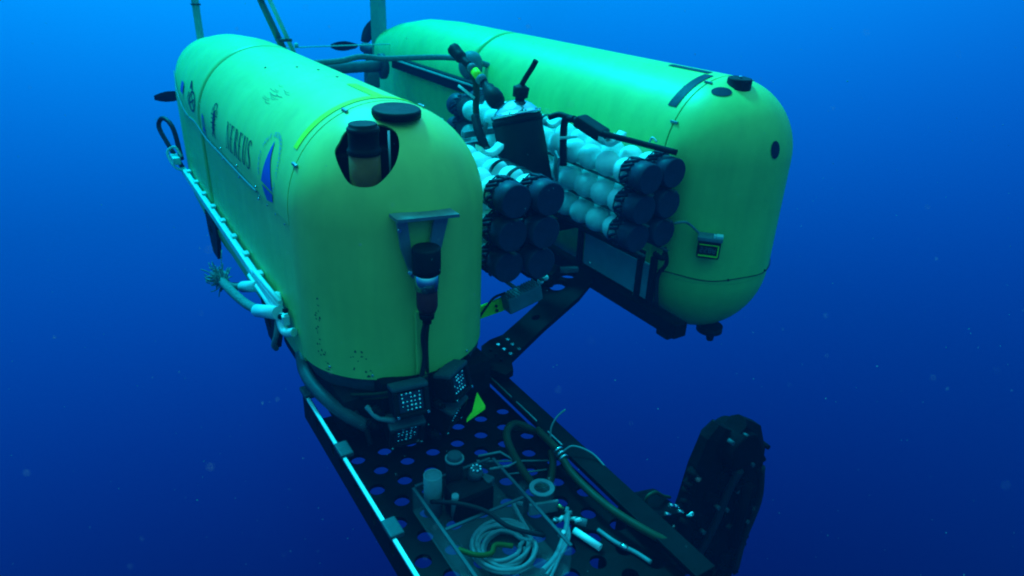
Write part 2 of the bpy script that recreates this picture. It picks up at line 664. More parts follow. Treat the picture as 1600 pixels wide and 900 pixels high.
class Flat:
    """2d strokes (u forward along the hull, v up the skin) wrapped on a hull side"""

    def __init__(self):
        self.mb = MB()

    def quad(self, a, b, c, d, nu=2, nv=8):
        vs, fs = [], []
        for j in range(nv + 1):
            for i in range(nu + 1):
                s, t = i / nu, j / nv
                p = [(a[k] * (1 - s) + b[k] * s) * (1 - t) + (d[k] * (1 - s) + c[k] * s) * t for k in (0, 1)]
                vs.append((p[0], p[1], 0))
        for j in range(nv):
            for i in range(nu):
                o = j * (nu + 1) + i
                fs.append((o, o + 1, o + nu + 2, o + nu + 1))
        self.mb.add(vs, fs)
        return self

    def stroke(self, pts, w, closed=False):
        if closed:
            pts = pts + [pts[0]]
        for p, q in zip(pts, pts[1:]):
            dx, dy = q[0] - p[0], q[1] - p[1]
            L = math.hypot(dx, dy) or 1e-6
            nx, ny = -dy / L * w / 2, dx / L * w / 2
            self.quad((p[0] + nx, p[1] + ny), (p[0] - nx, p[1] - ny), (q[0] - nx, q[1] - ny), (q[0] + nx, q[1] + ny), 1, max(2, int(L / .025)))
        return self

    def wrap(self, name, m, parent, x0, y0, s0, off, shear=0.0):
        self.mb.v = [tuple(on_hull(x0, s0 + v + shear * u, y0 - u, off)) for u, v, _ in self.mb.v]
        return self.mb.build(name, m, parent)


def letter(fl, ch, x, w, h):
    t, th = w * .21, w * .085
    e = h * .035

    def serif(xc):
        fl.stroke([(xc - w * .2, e / 2), (xc + w * .2, e / 2)], e)

    def serif_t(xc):
        fl.stroke([(xc - w * .2, h - e / 2), (xc + w * .2, h - e / 2)], e)
    if ch == 'N':
        fl.stroke([(x + w * .12, 0), (x + w * .12, h)], th)
        fl.stroke([(x + w * .88, 0), (x + w * .88, h)], th)
        fl.stroke([(x + w * .15, h), (x + w * .86, 0)], t * .75)
        serif(x + w * .12), serif_t(x + w * .08), serif_t(x + w * .88)
    elif ch == 'E':
        fl.stroke([(x + w * .25, 0), (x + w * .25, h)], t)
        for v, l in ((e / 2, .92), (h * .52, .75), (h - e / 2, .88)):
            fl.stroke([(x + w * .05, v), (x + w * l, v)], e)
        fl.stroke([(x + w * .88, 0), (x + w * .88, h * .16)], th)
        fl.stroke([(x + w * .84, h * .86), (x + w * .84, h)], th)
    elif ch == 'R':
        fl.stroke([(x + w * .25, 0), (x + w * .25, h)], t)
        fl.stroke([(x + w * .1, h - e / 2), (x + w * .6, h - e / 2), (x + w * .78, h * .9)], e)
        fl.stroke([(x + w * .74, h * .92), (x + w * .8, h * .76), (x + w * .74, h * .6)], t * .9)
        fl.stroke([(x + w * .2, h * .5), (x + w * .6, h * .5), (x + w * .76, h * .6)], e)
        fl.stroke([(x + w * .5, h * .5), (x + w * .95, 0)], t * .9)
        serif(x + w * .25)
    elif ch == 'U':
        fl.stroke([(x + w * .2, h), (x + w * .2, h * .2), (x + w * .3, h * .06)], t)
        fl.stroke([(x + w * .3, h * .05), (x + w * .5, h * .015), (x + w * .72, h * .06)], e * 1.3)
        fl.stroke([(x + w * .72, h * .05), (x + w * .85, h * .2), (x + w * .85, h)], t * .75)
        serif_t(x + w * .2), serif_t(x + w * .85)
    elif ch == 'S':
        fl.stroke([(x + w * .85, h * .82), (x + w * .78, h * .94), (x + w * .5, h * .985), (x + w * .25, h * .92)], th * 1.3)
        fl.stroke([(x + w * .22, h * .93), (x + w * .16, h * .75), (x + w * .35, h * .58), (x + w * .68, h * .42), (x + w * .85, h * .25), (x + w * .78, h * .08)], t)
        fl.stroke([(x + w * .8, h * .07), (x + w * .5, h * .015), (x + w * .2, h * .06), (x + w * .12, h * .2)], th * 1.3)


fl = Flat()
for i, ch in enumerate('NEREUS'):
    letter(fl, ch, i * .083, .066, .128)
fl.wrap('lettering', 'inkblack', hull_a, 0, .865, .012, .003, .02)


def ring_text(text, rad, size, y0, s0, off, m, parent):
    """letters standing on a circle, wrapped on the hull side"""
    out = MB()
    for i, ch in enumerate(text):
        if ch == ' ':
            continue
        cu = bpy.data.curves.new('tmp', 'FONT')
        cu.body = ch
        cu.size = size
        cu.align_x = 'CENTER'
        cu.resolution_u = 2
        ob = bpy.data.objects.new('tmp', cu)
        col.objects.link(ob)
        bpy.context.view_layer.update()
        me = bpy.data.meshes.new_from_object(ob.evaluated_get(bpy.context.evaluated_depsgraph_get()))
        bpy.data.objects.remove(ob)
        bpy.data.curves.remove(cu)
        a = math.radians(205) - math.radians(315) * i / (len(text) - 1)
        ca, sa = math.cos(a), math.sin(a)
        vs = []
        for v in me.vertices:
            rr = rad + v.co.y
            uu, vv = rr * ca + v.co.x * sa, rr * sa - v.co.x * ca
            vs.append(on_hull(0, s0 + vv, y0 - uu, off))
        out.add(vs, [tuple(p.vertices) for p in me.polygons])
        bpy.data.meshes.remove(me)
    return tag(out.build('emblem_text', m, parent), kind='stuff')


ring_text('WOODS HOLE OCEANOGRAPHIC INSTITUTION', .120, .030, .115, .115, .0035, 'inkfaint', hull_a)
fl = Flat()          # sail and hull of the round emblem
lead = [(-.004, .092), (-.028, .02), (-.057, -.05), (-.077, -.095)]
luff = [(-.001, .092), (.022, .02), (.066, -.05), (.088, -.098)]
for i in range(3):
    fl.quad(lead[i], luff[i], luff[i + 1], lead[i + 1], 3, 5)
fl.quad((-.070, -.108), (.090, -.108), (.088, -.142), (-.010, -.160), 4, 3)
fl.wrap('emblem_sail', 'inkblue', hull_a, 0, .115, .125, .003)
fl = Flat()          # dark heraldic emblem
fl.stroke([(.0, .02), (.0, .125)], .026)
for v, w in ((.035, .05), (.06, .075), (.085, .06), (.105, .085)):
    fl.stroke([(-w / 2, v), (w / 2, v + .006)], .007)
fl.stroke([(-.018, .135), (.0, .125), (.018, .137), (.016, .165), (-.002, .17), (-.018, .155)], .007, True)
fl.stroke([(-.03, .115), (-.034, .14)], .006).stroke([(.03, .118), (.036, .14)], .006)
fl.stroke([(-.02, -.012), (-.016, .012), (.015, .014), (.02, -.01)], .008)
fl.mb.v = [(u * 1.7, v, 0) for u, v, _ in fl.mb.v]
fl.wrap('dark_emblem', 'inkblack', hull_a, 0, 1.17, .005, .003)
fl = Flat()          # faint round emblem on the tail
fl.stroke([(.045 * math.cos(a / 14 * 6.283), .055 * math.sin(a / 14 * 6.283)) for a in range(14)], .012, True)
fl.stroke([(-.05, .06), (-.055, .105), (-.04, .085), (-.015, .06)], .014)
fl.stroke([(-.03, -.02), (.03, .02)], .01).stroke([(.03, -.03), (-.02, .035)], .009)
fl.stroke([(-.05, -.04), (-.075, .0), (-.06, .04)], .008)
fl.mb.v = [(u * 1.9, v, 0) for u, v, _ in fl.mb.v]
fl.wrap('round_emblem', 'inkblack', hull_a, 0, 1.78, .075, .003)
fl = Flat()
fl.stroke([(-.03, -.05), (-.022, .055), (.012, .04), (.03, -.055)], .016).stroke([(-.02, -.02), (.02, -.03)], .02)
fl.wrap('blue_emblem', 'inkblue', hull_a, 0, 1.445, .005, .003)
fl = Flat()
fl.quad((-.05, -.03), (.03, -.035), (.04, .035), (-.04, .04), 2, 4)
fl.wrap('blue_patch', 'inkblue', hull_a, 0, 2.12, .10, .004)
fl = Flat()          # scratches on the crown
for k in range(12):
    u = random.uniform(-.10, .10)
    v = -.055 + k * .009
    l = random.uniform(.03, .07)
    fl.stroke([(u - l, v + .004), (u - l * .3, v), (u + l * .3, v + .001), (u + l, v + .006)], random.uniform(.0012, .0025))
fl.wrap('scratches', 'scuff', hull_a, 0, .44, .38, .002)


def band(name, m, hull, x0, y0, y1, a0, a1, off, n=30):
    mb = MB()
    secs = []
    for k in range(n + 1):
        a = math.radians(a0 + (a1 - a0) * k / n)
        secs.append([Vector((x0 + (R + off) * math.cos(a), y, (R + off) * math.sin(a))) for y in (y0, y1)])
    mb.loft(secs, closed_sec=False)
    return solidify(mb.build(name, m, hull), .0008, 1)


band('yellow_tape', 'tape', hull_a, 0, -.135, -.092, 145, 58, .002)
band('yellow_tape', 'tape', hull_a, 0, -.090, .20, 90, 83.5, .002, 6)
band('black_strip', 'inkblack', hull_b, SX, -.145, -.085, 141, 100, .003)
band('black_strip', 'inkblack', hull_b, SX, -.08, .22, 97, 91, .003, 6)
# scuffed paint and small bolts
mb = MB()


def nose_pt(x0, ang, z, off=0.0):
    a = math.radians(ang)
    if z <= 0:
        return Vector((x0 + (R + off) * math.cos(a), YS - (NL + off) * math.sin(a), z))
    c = math.sqrt(max(0, 1 - (z / R) ** 2))
    return Vector((x0 + (R + off) * c * math.cos(a), YS - (NL + off) * c * math.sin(a), z * (1 + off / R)))


for k in range(46):
    ang, z0 = random.choice([(157, -.40), (157, -.48), (155, -.56), (133, -.53), (128, -.535), (152, -.605), (125, -.6), (156, -.33)])
    ang += random.gauss(0, 1.2)
    z = min(z0 + random.gauss(0, .03), -.0)
    z = max(z, ZB + .012)
    h, w = random.uniform(.002, .012), random.uniform(.3, .9)
    pts = [nose_pt(0, ang - w, z, .0015), nose_pt(0, ang + w, z, .0015), nose_pt(0, ang + w * .5, z + h, .0015), nose_pt(0, ang - w * .7, z + h * .8, .0015)]
    mb.add(pts, [(0, 1, 2, 3)])
mb.build('paint_scuffs', 'scuff', hull_a)


def bolt(hull, p, d, r=.008, h=.008, m='silver'):
    return MB().cyl(Vector(p), Vector(p) + Vector(d).normalized() * h, r, r * .75, 10).build('bolt', m, hull)


def hull_top(x0, ang, off=0.0):
    a = math.radians(ang)
    return Vector((x0 + (R + off) * math.cos(a), 0, (R + off) * math.sin(a))), Vector((math.cos(a), 0, math.sin(a)))


for x0, hh in ((0, hull_a), (SX, hull_b)):
    for ang in (152, 112, 66):
        for dy in (.02, -.02):
            p, d = hull_top(x0, ang, .001)
            bolt(hh, p + Vector((0, YS + dy, 0)), d, .006)
        p, d = hull_top(x0, ang, .004)
        MB().box(p + Vector((0, YS, 0)), (.012, .05, .012), bevel=.003).build('latch', 'greymetal', hh)
    for y in (.30, .66, 1.02):
        p, d = hull_top(x0, 172, .0)
        bolt(hh, (x0 - R, y, -.028), (-1, 0, 0), .006)
        bolt(hh, (x0 - R, y - .03, -.075), (-1, 0, 0), .006)
for ang, z in ((150, -.59), (123, -.6), (95, -.6), (60, -.6)):
    bolt(hull_a, nose_pt(0, ang, z, -.002), nose_pt(0, ang, z, 1) - nose_pt(0, ang, z, 0), .006)
for ang in (165, 112, 70):
    p = nose_pt(SX, ang, -.60, -.002)
    bolt(hull_b, p, nose_pt(SX, ang, z, 1) - nose_pt(SX, ang, z, 0), .007, m='blackmetal')
for x0, hh, y1 in ((0, hull_a, 1.5), (SX, hull_b, 1.85)):
    for k in range(13):
        y = -.12 + k * (y1 + .05) / 12
        MB().cyl((x0 - R + .001, y, -.062), (x0 - R - .0025, y, -.062), .0045, n=8).build('screw', 'greymetal', hh)
for (y, a) in ((.75, 97), (.62, 88), (.40, 86), (.15, 84), (.95, 112)):
    p, d = hull_top(0, a, .0)
    MB().cyl(p + Vector((0, y, 0)), p + d * .003 + Vector((0, y, 0)), .006, n=10).build('screw_hole', 'inkblack', hull_a)

# ---- near hull: hatch disc, window camera --------------------------------
MB().lathe((0.004, -.312, .366), (0, -.06, 1), [(0, 0), (0, .092), (.022, .092), (.027, .089), (.030, .084), (.030, 0)], 40).build('round_hatch', 'rubber', hull_a)
cm = MB().lathe((-.172, -.425, .08), (0, 0, 1), [(0, 0), (0, .056), (.19, .056), (.19, 0)], 32).build('window_camera', 'amber', hull_a)
MB().lathe((-.172, -.425, .27), (0, 0, 1), [(0, 0), (0, .059), (.012, .061), (.02, .056), (.024, .054), (.075, .054), (.079, .058), (.088, .058), (.094, .054), (.094, .051), (.104, .050), (.107, .046), (.107, 0)], 32).build('camera_cap', 'rubber', hull_a)
MB().cyl((-.066, -.40, .17), (-.066, -.40, .335), .0045, n=8).build('window_rod', 'white', hull_a)
MB().box((-.10, -.36, .13), (.10, .08, .28), bevel=.01).build('window_bracket', 'blackmetal', hull_a)
MB().box((-.15, -.29, .08), (.22, .03, .32), bevel=.01).build('window_backing', 'rubber', hull_a)

# ---- far hull: hatches ----------------------------------------------------
MB().lathe((1.890, -.295, .352), (0, -.06, 1), [(0, 0), (0, .068), (.008, .068), (.012, .062), (.050, .062), (.055, .059), (.057, .053), (.057, 0)], 36).build('round_hatch', 'rubber', hull_b)
MB().cyl((1.890, -.298, .408), (1.890, -.299, .418), .008, n=10).build('hatch_pin', 'silver', hull_b)


def surf_disc(hull, c, rx, ry, x0, name, m, th=.006):
    c = Vector(c)
    nrm = Vector(((c.x - x0) / R ** 2, (c.y - YS) / NL ** 2, max(c.z, 0) / R ** 2)).normalized()
    t = Vector((0, 0, 1)).cross(nrm).normalized()
    b = nrm.cross(t)
    vs = [c + nrm * .004]
    n = 28
    for k in range(n):
        a = 2 * math.pi * k / n
        p = c + t * rx * math.cos(a) + b * ry * math.sin(a)
        q = Vector(((p.x - x0) / R, (p.y - YS) / NL, max(p.z, 0) / R))
        f = 1 / q.length
        p2 = Vector((x0 + (p.x - x0) * f, YS + (p.y - YS) * f, p.z * f if p.z > 0 else p.z))
        vs.append(p2 + nrm * .0035)
    mb = MB()
    mb.add(vs, [(0, k + 1, (k + 1) % n + 1) for k in range(n)], True)
    return mb.build(name, m, hull)


surf_disc(hull_b, (1.769, -.297, .346), .052, .034, SX, 'vent_opening', 'inkblack')
surf_disc(hull_b, (1.934, -.556, .095), .033, .045, SX, 'nose_port', 'inkblack')
# small yellow and black display unit on the far nose, on its bracket
n_ = (nose_pt(SX, 138, -.4, 1) - nose_pt(SX, 138, -.4, 0)).normalized()
t_ = Vector((0, 0, 1)).cross(n_).normalized()
rot_ = Matrix((t_, n_, Vector((0, 0, 1)))).transposed()
c0 = nose_pt(SX, 132, -.40, 0)
bx = MB().box(c0 + n_ * .045, (.115, .075, .10), rot_, .012).build('display_unit', 'blackmetal', hull_b)
MB().box(c0 + n_ * .05 + Vector((0, 0, .058)), (.125, .085, .022), rot_, .006).build('display_cover', 'midgrey', hull_b)
mb = MB()
for (u, v, w, h) in ((0, -.032, .098, .007), (.047, .0, .006, .06), (0, .028, .098, .004)):
    mb.box(c0 + n_ * .0845 + t_ * u + Vector((0, 0, v)), (w, .004, h), rot_)
mb.build('display_border', 'yellowpart', hull_b)
mb = MB()
for k, segs in enumerate(('abged', 'abged', 'afgedcb', 'bfgedcb')):
    ox = -.036 + k * .021
    S7 = {'a': (0, .012, .010, .003), 'b': (.006, .006, .003, .011), 'c': (.006, -.006, .003, .011), 'd': (0, -.012, .010, .003), 'e': (-.006, -.006, .003, .011), 'f': (-.006, .006, .003, .011), 'g': (0, 0, .010, .003)}
    for s in segs:
        u, v, w, h = S7[s]
        mb.box(c0 + n_ * .0845 + t_ * (ox + u) + Vector((0, 0, v)), (w, .003, h), rot_)
mb.build('display_digits', 'midgrey', hull_b)
MB().cyl(c0 + n_ * .08 + t_ * .02 + Vector((0, 0, .06)), c0 + n_ * .08 + t_ * .02 + Vector((0, 0, .088)), .006, n=10).build('display_knob', 'white', hull_b)
MB().box(c0 + n_ * .06 + t_ * .045 + Vector((0, 0, .074)), (.035, .04, .014), rot_, .004).build('display_clip', 'white', hull_b)
MB().tube([c0 + n_ * .03 - t_ * .05 + Vector((0, 0, .06)), (1.56, -.42, -.29), (1.50, -.43, -.26), (1.46, -.40, -.27)], .007).build('display_cable', 'rope', hull_b)
# belly fitting under the far nose
MB().lathe((SX - .02, -.37, -.99), (0, 0, -1), [(0, 0), (0, .075), (.035, .075), (.045, .06), (.045, 0)], 24).build('belly_skid', 'blackmetal', hull_b)
MB().cyl((SX - .02, -.38, -1.02), (SX - .01, -.38, -1.085), .03, .02, 12).build('belly_plug', 'blackmetal', hull_b)
MB().tube([nose_pt(SX, a, -.60 - .006 * math.sin(a / 9), .004) for a in range(20, 181, 8)], .0025, 6).build('chin_cord', 'blackhose', hull_b)

# ---- masts at the tails ---------------------------------------------------


def mast(x, y, w, d, z0, z1, ang):
    c, s = math.cos(ang), math.sin(ang)
    sec = []
    for z in (z0, z1):
        sec.append([Vector((x + c * px - s * py, y + s * px + c * py, z)) for px, py in ((-w, 0), (-w * .3, -d), (w * .7, -d * .5), (w, 0), (w * .7, d * .5), (-w * .3, d))])
    return MB().loft(sec, smooth=False).build('tail_mast', 'mastgrey', veh)


m1 = mast(.055, 3.92, .033, .024, -.2, 1.15, .3)
MB().box((.055, 3.92, .46), (.075, .06, .012), bevel=.003).build('mast_collar', 'darkgrey', m1)
m2 = mast(1.872, 4.42, .098, .06, -.2, 1.15, .25)
MB().box((1.872, 4.42, .72), (.21, .13, .015), bevel=.004).build('mast_collar', 'darkgrey', m2)

# slanted lattice strut between the tails
st0, st1 = Vector((.46, 2.5, .17)), Vector((.20, 2.5, .86))
stt = MB().cyl(st0 + Vector((-.05, .06, 0)), st1 + Vector((-.05, .06, 0)), .026, .020, 12).build('slanted_strut', 'midgrey', veh)
MB().cyl(st0, st1, .015, n=10).build('strut_rod', 'white', stt)
MB().box(st0 + Vector((.03, 0, -.03)), (.13, .10, .08), bevel=.01).build('strut_foot', 'midgrey', stt)
for t in (.22, .62):
    p = st0.lerp(st1, t)
    MB().box(p + Vector((-.025, .03, 0)), (.10, .09, .02), bevel=.005).build('strut_clamp', 'darkgrey', stt)

# lateral cross tube between the tails with thruster flange, lines and cable
xt = MB().cyl((.2, 3.3, -.03), (1.45, 3.3, -.0), .048, n=20).build('cross_tube', 'midgrey', veh)
MB().lathe((1.405, 3.3, -.01), (1, 0, .02), [(0, 0), (0, .10), (.015, .11), (.045, .11), (.06, .09), (.06, 0)], 28).build('tube_flange', 'darkgrey', xt)
MB().box((1.33, 3.3, -.12), (.12, .10, .14), bevel=.02).build('flange_block', 'midgrey', xt)
MB().tube([(-.05, 3.62, .13), (.4, 3.6, .131), (.9, 3.6, .136), (1.9, 3.62, .139)], .006, 6).build('guy_wire', 'white', veh)
MB().sphere((.77, 3.6, .155), .02, 10, 6).build('wire_clamp', 'white', veh)
MB().tube([(.15, 2.25, .16), (.40, 2.22, .195), (.66, 2.2, .208), (.82, 2.2, .232), (1.0, 2.2, .213), (1.2, 2.1, .225), (1.4, 2.0, .232), (1.50, 1.8, .235), (1.62, 1.7, .2)], .020, 10).build('braided_cable', 'rope', veh)

# propellers at the tails


def propeller(x, y, z, a0):
    hub = MB().lathe((x, y, z), (0, -1, 0), [(0, 0), (0, .03), (.06, .055), (.35, .06), (.40, .05), (.40, 0)], 18).build('tail_thruster', 'darkgrey', veh)
    for k in range(3):
        a = a0 + k * 2.0944
        mb = MB()
        secs = []
        for i in range(7):
            t = i / 6
            rr = .05 + t * .30
            ch = .075 * math.sin(math.pi * (.2 + .7 * t))
            tw = 1.0 - .6 * t
            ctr = Vector((x + rr * math.cos(a), y + .02, z + rr * math.sin(a)))
            tan = Vector((-math.sin(a), 0, math.cos(a)))
            d = tan * math.cos(tw) + Vector((0, 1, 0)) * math.sin(tw)
            nn = d.cross(Vector((math.cos(a), 0, math.sin(a))))
            secs.append([ctr + d * ch, ctr + nn * .006, ctr - d * ch, ctr - nn * .006])
        mb.loft(secs)
        mb.build('propeller_blade', 'blackmetal', hub)
    return hub


propeller(0.02, 4.42, -.36, math.pi + .03)
propeller(SX - .04, 4.98, -.05, math.pi - .05)

# ---- rail, boom and brackets along the hulls ------------------------------
rail = MB().box((-.425, 1.19, -.512), (.030, 2.52, .045), bevel=.004).build('side_rail', 'white', veh)
for k in range(9):
    y = 2.3 - k * .27
    MB().box((-.412, y, -.484), (.028, .05, .014), bevel=.003).build('rail_lug', 'white', rail)
MB().tube([(-.425, 2.45, -.50), (-.47, 2.6, -.38), (-.50, 2.75, -.27), (-.47, 2.70, -.20), (-.43, 2.58, -.25), (-.42, 2.48, -.45)], .016, 8).build('lifting_loop', 'blackhose', rail)
MB().box((-.46, 2.48, -.44), (.05, .14, .05), bevel=.01).build('loop_shackle', 'white', rail)
MB().tube([(-.42, 2.46, -.42), (-.45, 2.50, -.36), (-.50, 2.52, -.40), (-.48, 2.44, -.48), (-.43, 2.38, -.50)], .009, 6).build('shackle_rope', 'white', rail)
for y, L, zb_ in ((1.72, .34, -.86), (.34, .30, -.80)):
    br = plate('skid_bracket', 'blackmetal', veh, [(-L / 2, 0), (L / 2, 0), (L * .42, -.10), (L * .2, zb_ + .60), (-L * .25, zb_ + .60), (-L * .45, -.12)], [circle2(-.02, -.09, .045, .035)], .025,
               frame_mtx((-.395, y, -.63), (0, -1, 0), (0, 0, 1)))
MB().tube([(-.402, 1.95, -.05), (-.405, 1.7, -.035), (-.406, 1.4, -.062), (-.405, 1.0, -.06), (-.405, .6, -.056), (-.404, .3, -.05)], .0045, 6).build('seam_cord', 'hose', veh)
MB().tube([(-.36, 2.6, .13), (-.395, 2.35, .05), (-.404, 2.15, -.02), (-.403, 1.95, -.05)], .0045, 6).build('tail_cord', 'hose', veh)
boom = MB().box((1.515, 2.35, .035), (.05, 1.75, .10), bevel=.008).build('inner_boom', 'blackmetal', veh)
MB().box((1.487, 2.35, .065), (.010, 1.72, .012)).build('boom_edge', 'white', boom)
# sampling hose with sleeves at the side of the near hull
hs = MB().tube([(-.475, .227, -.584), (-.50, .361, -.606), (-.525, .46, -.598), (-.545, .56, -.586), (-.55, .62, -.584)], .022, 10).build('side_hose', 'rope', veh)
MB().cyl((-.440, -.02, -.492), (-.478, .235, -.588), .030, n=18).build('hose_sleeve', 'white', hs)
MB().cyl((-.430, .38, -.535), (-.470, .555, -.605), .028, n=18).build('hose_sleeve', 'white', hs)
MB().tube([(-.468, .553, -.604), (-.51, .578, -.605), (-.54, .59, -.59)], .018, 8).build('hose_branch', 'rope', hs)
mb = MB()
for k in range(150):
    d = Vector((random.gauss(0, .03), random.gauss(.0, .03), random.gauss(0, .03)))
    mb.tube([Vector((-.55, .60, -.585)), Vector((-.555, .66, -.585)) + d * .7, Vector((-.56, .68, -.582)) + d * 1.0 + Vector((random.gauss(0, .012), random.gauss(0, .012), random.gauss(0, .012)))], .0028, 4, res=3)
o = mb.build('frayed_rope_end', 'rope', hs)
for a, b in (((-.43, .514, -.499), (-.43, -.01, -.471)), ((-.44, .513, -.531), (-.44, .057, -.53)), ((-.43, .45, -.48), (-.425, .0, -.455))):
    MB().cyl(a, b, .011, n=10).build('side_rod', 'white', hs)
MB().tube([(-.43, .03, -.49), (-.46, -.02, -.58), (-.47, .02, -.66), (-.455, .05, -.70)], .012, 8).build('rope_tail', 'rope', hs)
MB().tube([(-.41, .12, -.47), (-.44, -.06, -.55), (-.41, -.12, -.545)], .020, 8).build('white_elbow', 'white', hs)
for p in ((-.43, .0, -.52), (-.44, -.04, -.50), (-.42, -.05, -.47), (-.43, .06, -.55)):
    MB().sphere(p, .013, 8, 6).build('fitting', 'blackmetal', hs)

# ---- nose instrument and handle on the near hull --------------------------
hd = MB().prism([(-.140, -.55, .067), (.105, -.55, .051), (.105, -.625, .051), (-.140, -.625, .067)], (0, 0, .012)).build('nose_bracket', 'greymetal', veh)
tag(hd, 'grey metal bracket on the near nose')
for poly in (((-.132, .066), (-.090, .062), (-.074, -.09), (-.050, -.115), (-.046, -.185), (-.080, -.165), (-.118, -.045)),
             ((.018, .056), (.075, .050), (.042, -.075), (.030, -.18), (.0, -.18), (-.004, -.06))):
    MB().prism([(x, -.585, z) for x, z in poly], (0, -.012, 0)).build('bracket_leg', 'greymetal', hd)
for p in ((-.125, -.60, .03), (-.09, -.60, -.14)):
    MB().cyl(p, Vector(p) + Vector((0, -.008, 0)), .008, n=10).build('bolt', 'silver', hd)
ins = MB().lathe((-.039, -.64, -.30), (0, 0, 1), [(0, 0), (0, .030), (.02, .038), (.03, .040), (.095, .040), (.1, .036), (.1, 0)], 28).build('nose_instrument', 'red', veh)
MB().lathe((-.039, -.64, -.201), (0, 0, 1), [(0, 0), (0, .044), (.068, .046), (.068, 0)], 32).build('instrument_sleeve', 'silver', ins)
MB().lathe((-.039, -.64, -.134), (0, 0, 1), [(0, 0), (0, .052), (.02, .053), (.092, .053), (.098, .050), (.100, .045), (.100, 0)], 32).build('instrument_cap', 'rubber', ins)
MB().lathe((-.041, -.64, -.345), (0, 0, 1), [(0, 0), (0, .018), (.02, .018), (.022, .028), (.046, .030), (.046, 0)], 20).build('instrument_plug', 'blackmetal', ins)
MB().tube([(-.041, -.635, -.33), (-.045, -.61, -.42), (-.035, -.60, -.52), (-.05, -.60, -.61)], .010, 8).build('instrument_cable', 'blackhose', ins)
MB().tube([(-.025, -.625, -.33), (-.022, -.595, -.45), (-.018, -.59, -.60)], .007, 8).build('instrument_wire', 'olivehose', ins)
MB().box((-.035, -.580, -.46), (.055, .012, .28), bevel=.004).build('cable_channel', 'paint', ins)

# ---- band and hoses under the near nose -----------------------------------
mb = MB()
mb.loft([[Vector((w * math.cos(a), YS - n * math.sin(a), z)) for a in [math.pi * k / 40 for k in range(41)]] for w, n, z in ((.385, .361, ZB + .01), (.385, .361, -.66), (.37, .345, -.70))], closed_sec=False)
solidify(mb.build('nose_skirt', 'darkgrey', veh), .015, -1)
MB().box((0, -.05, -.79), (.70, .9, .20), bevel=.05).build('belly_pod', 'blackmetal', veh)
bump = MB().tube([(-.385, -.10, -.67), (-.405, -.20, -.685), (-.400, -.30, -.71), (-.37, -.42, -.735), (-.33, -.50, -.76), (-.27, -.55, -.80)], .027, 12).build('bumper_hose', 'darkgrey', veh)
for k in range(3):
    MB().tube([(-.30 + k * .012, -.45, -.70 - k * .012), (-.20, -.565, -.655 - k * .01), (-.10, -.62, -.612 - k * .012), (-.03, -.61, -.60 - k * .01)], .007, 6).build('cable_run', 'olivehose' if k != 1 else 'blackhose', bump)

# ---- lamps under the near nose --------------------------------------------


def lamp(c, yaw, pitch, lit=True):
    c = Vector(c)
    rot = Matrix.Rotation(yaw, 3, 'Z') @ Matrix.Rotation(pitch, 3, 'X') @ Matrix.Scale(.86, 3)

    def L(x, y, z):
        return c + rot @ Vector((x, y, z))
    body = MB().box(c, (.165, .10, .135), rot, .018).build('lamp', 'blackmetal', veh)
    MB().box(L(0, -.022, .072), (.172, .095, .022), rot, .010).build('lamp_hood', 'darkgrey', body)
    for s in (-1, 1):
        MB().box(L(s * .072, -.058, .0), (.022, .028, .118), rot, .006).build('lamp_frame', 'rubber', body)
    MB().box(L(0, -.058, -.056), (.124, .028, .020), rot, .006).build('lamp_frame', 'rubber', body)
    MB().box(L(0, -.0515, .002), (.112, .006, .092), rot).build('lamp_glass', 'lampglass', body)
    mb = MB()
    for i in range(5):
        for j in range(5):
            if random.random() < .8:
                mb.sphere(L(-.040 + i * .020 + random.uniform(-.002, .002), -.0545 + random.uniform(-.002, .002), -.036 + j * .0195), random.uniform(.0045, .0082), 8, 5)
    mb.build('lens_array', 'lens', body)
    for s in (-1, 1):
        MB().cyl(L(s * .07, -.073, -.054), L(s * .07, -.080, -.054), .006, n=8).build('bolt', 'silver', body)
    return body


lamp((-.125, -.63, -.665), -.12, -.25)
lamp((.075, -.60, -.672), .55, -.22)
lamp((-.140, -.61, -.805), -.12, .30)
lamp((.060, -.585, -.815), .60, .32)
fr = MB().box((-.03, -.52, -.74), (.36, .10, .26), bevel=.03).build('lamp_mount', 'blackmetal', veh)
for p in ((.155, -.52, -.66), (.20, -.46, -.65), (.175, -.50, -.73), (-.245, -.58, -.71), (-.26, -.56, -.78), (.0, -.62, -.735), (-.02, -.62, -.88)):
    MB().lathe(p, (.2, -1, .2), [(0, 0), (0, .020), (.03, .020), (.03, .014), (.055, .012), (.055, 0)], 12).build('lamp_connector', 'blackmetal', fr)
for p in ((-.235, -.625, -.705), (.01, -.64, -.745), (.135, -.60, -.70), (.17, -.56, -.67)):
    MB().sphere(p, .009, 8, 6).build('bolt', 'silver', fr)
MB().box((.24, -.33, -.66), (.12, .20, .075), Matrix.Rotation(.5, 3, 'Z'), .03).build('side_housing', 'darkgrey', fr)
MB().tube([(-.27, -.56, -.70), (-.25, -.62, -.72), (-.20, -.645, -.735), (-.19, -.63, -.75)], .011, 8).build('lamp_cable', 'hose', fr)
MB().tube([(-.30, -.50, -.75), (-.28, -.56, -.80), (-.27, -.58, -.87)], .012, 8).build('lamp_cable', 'blackhose', fr)

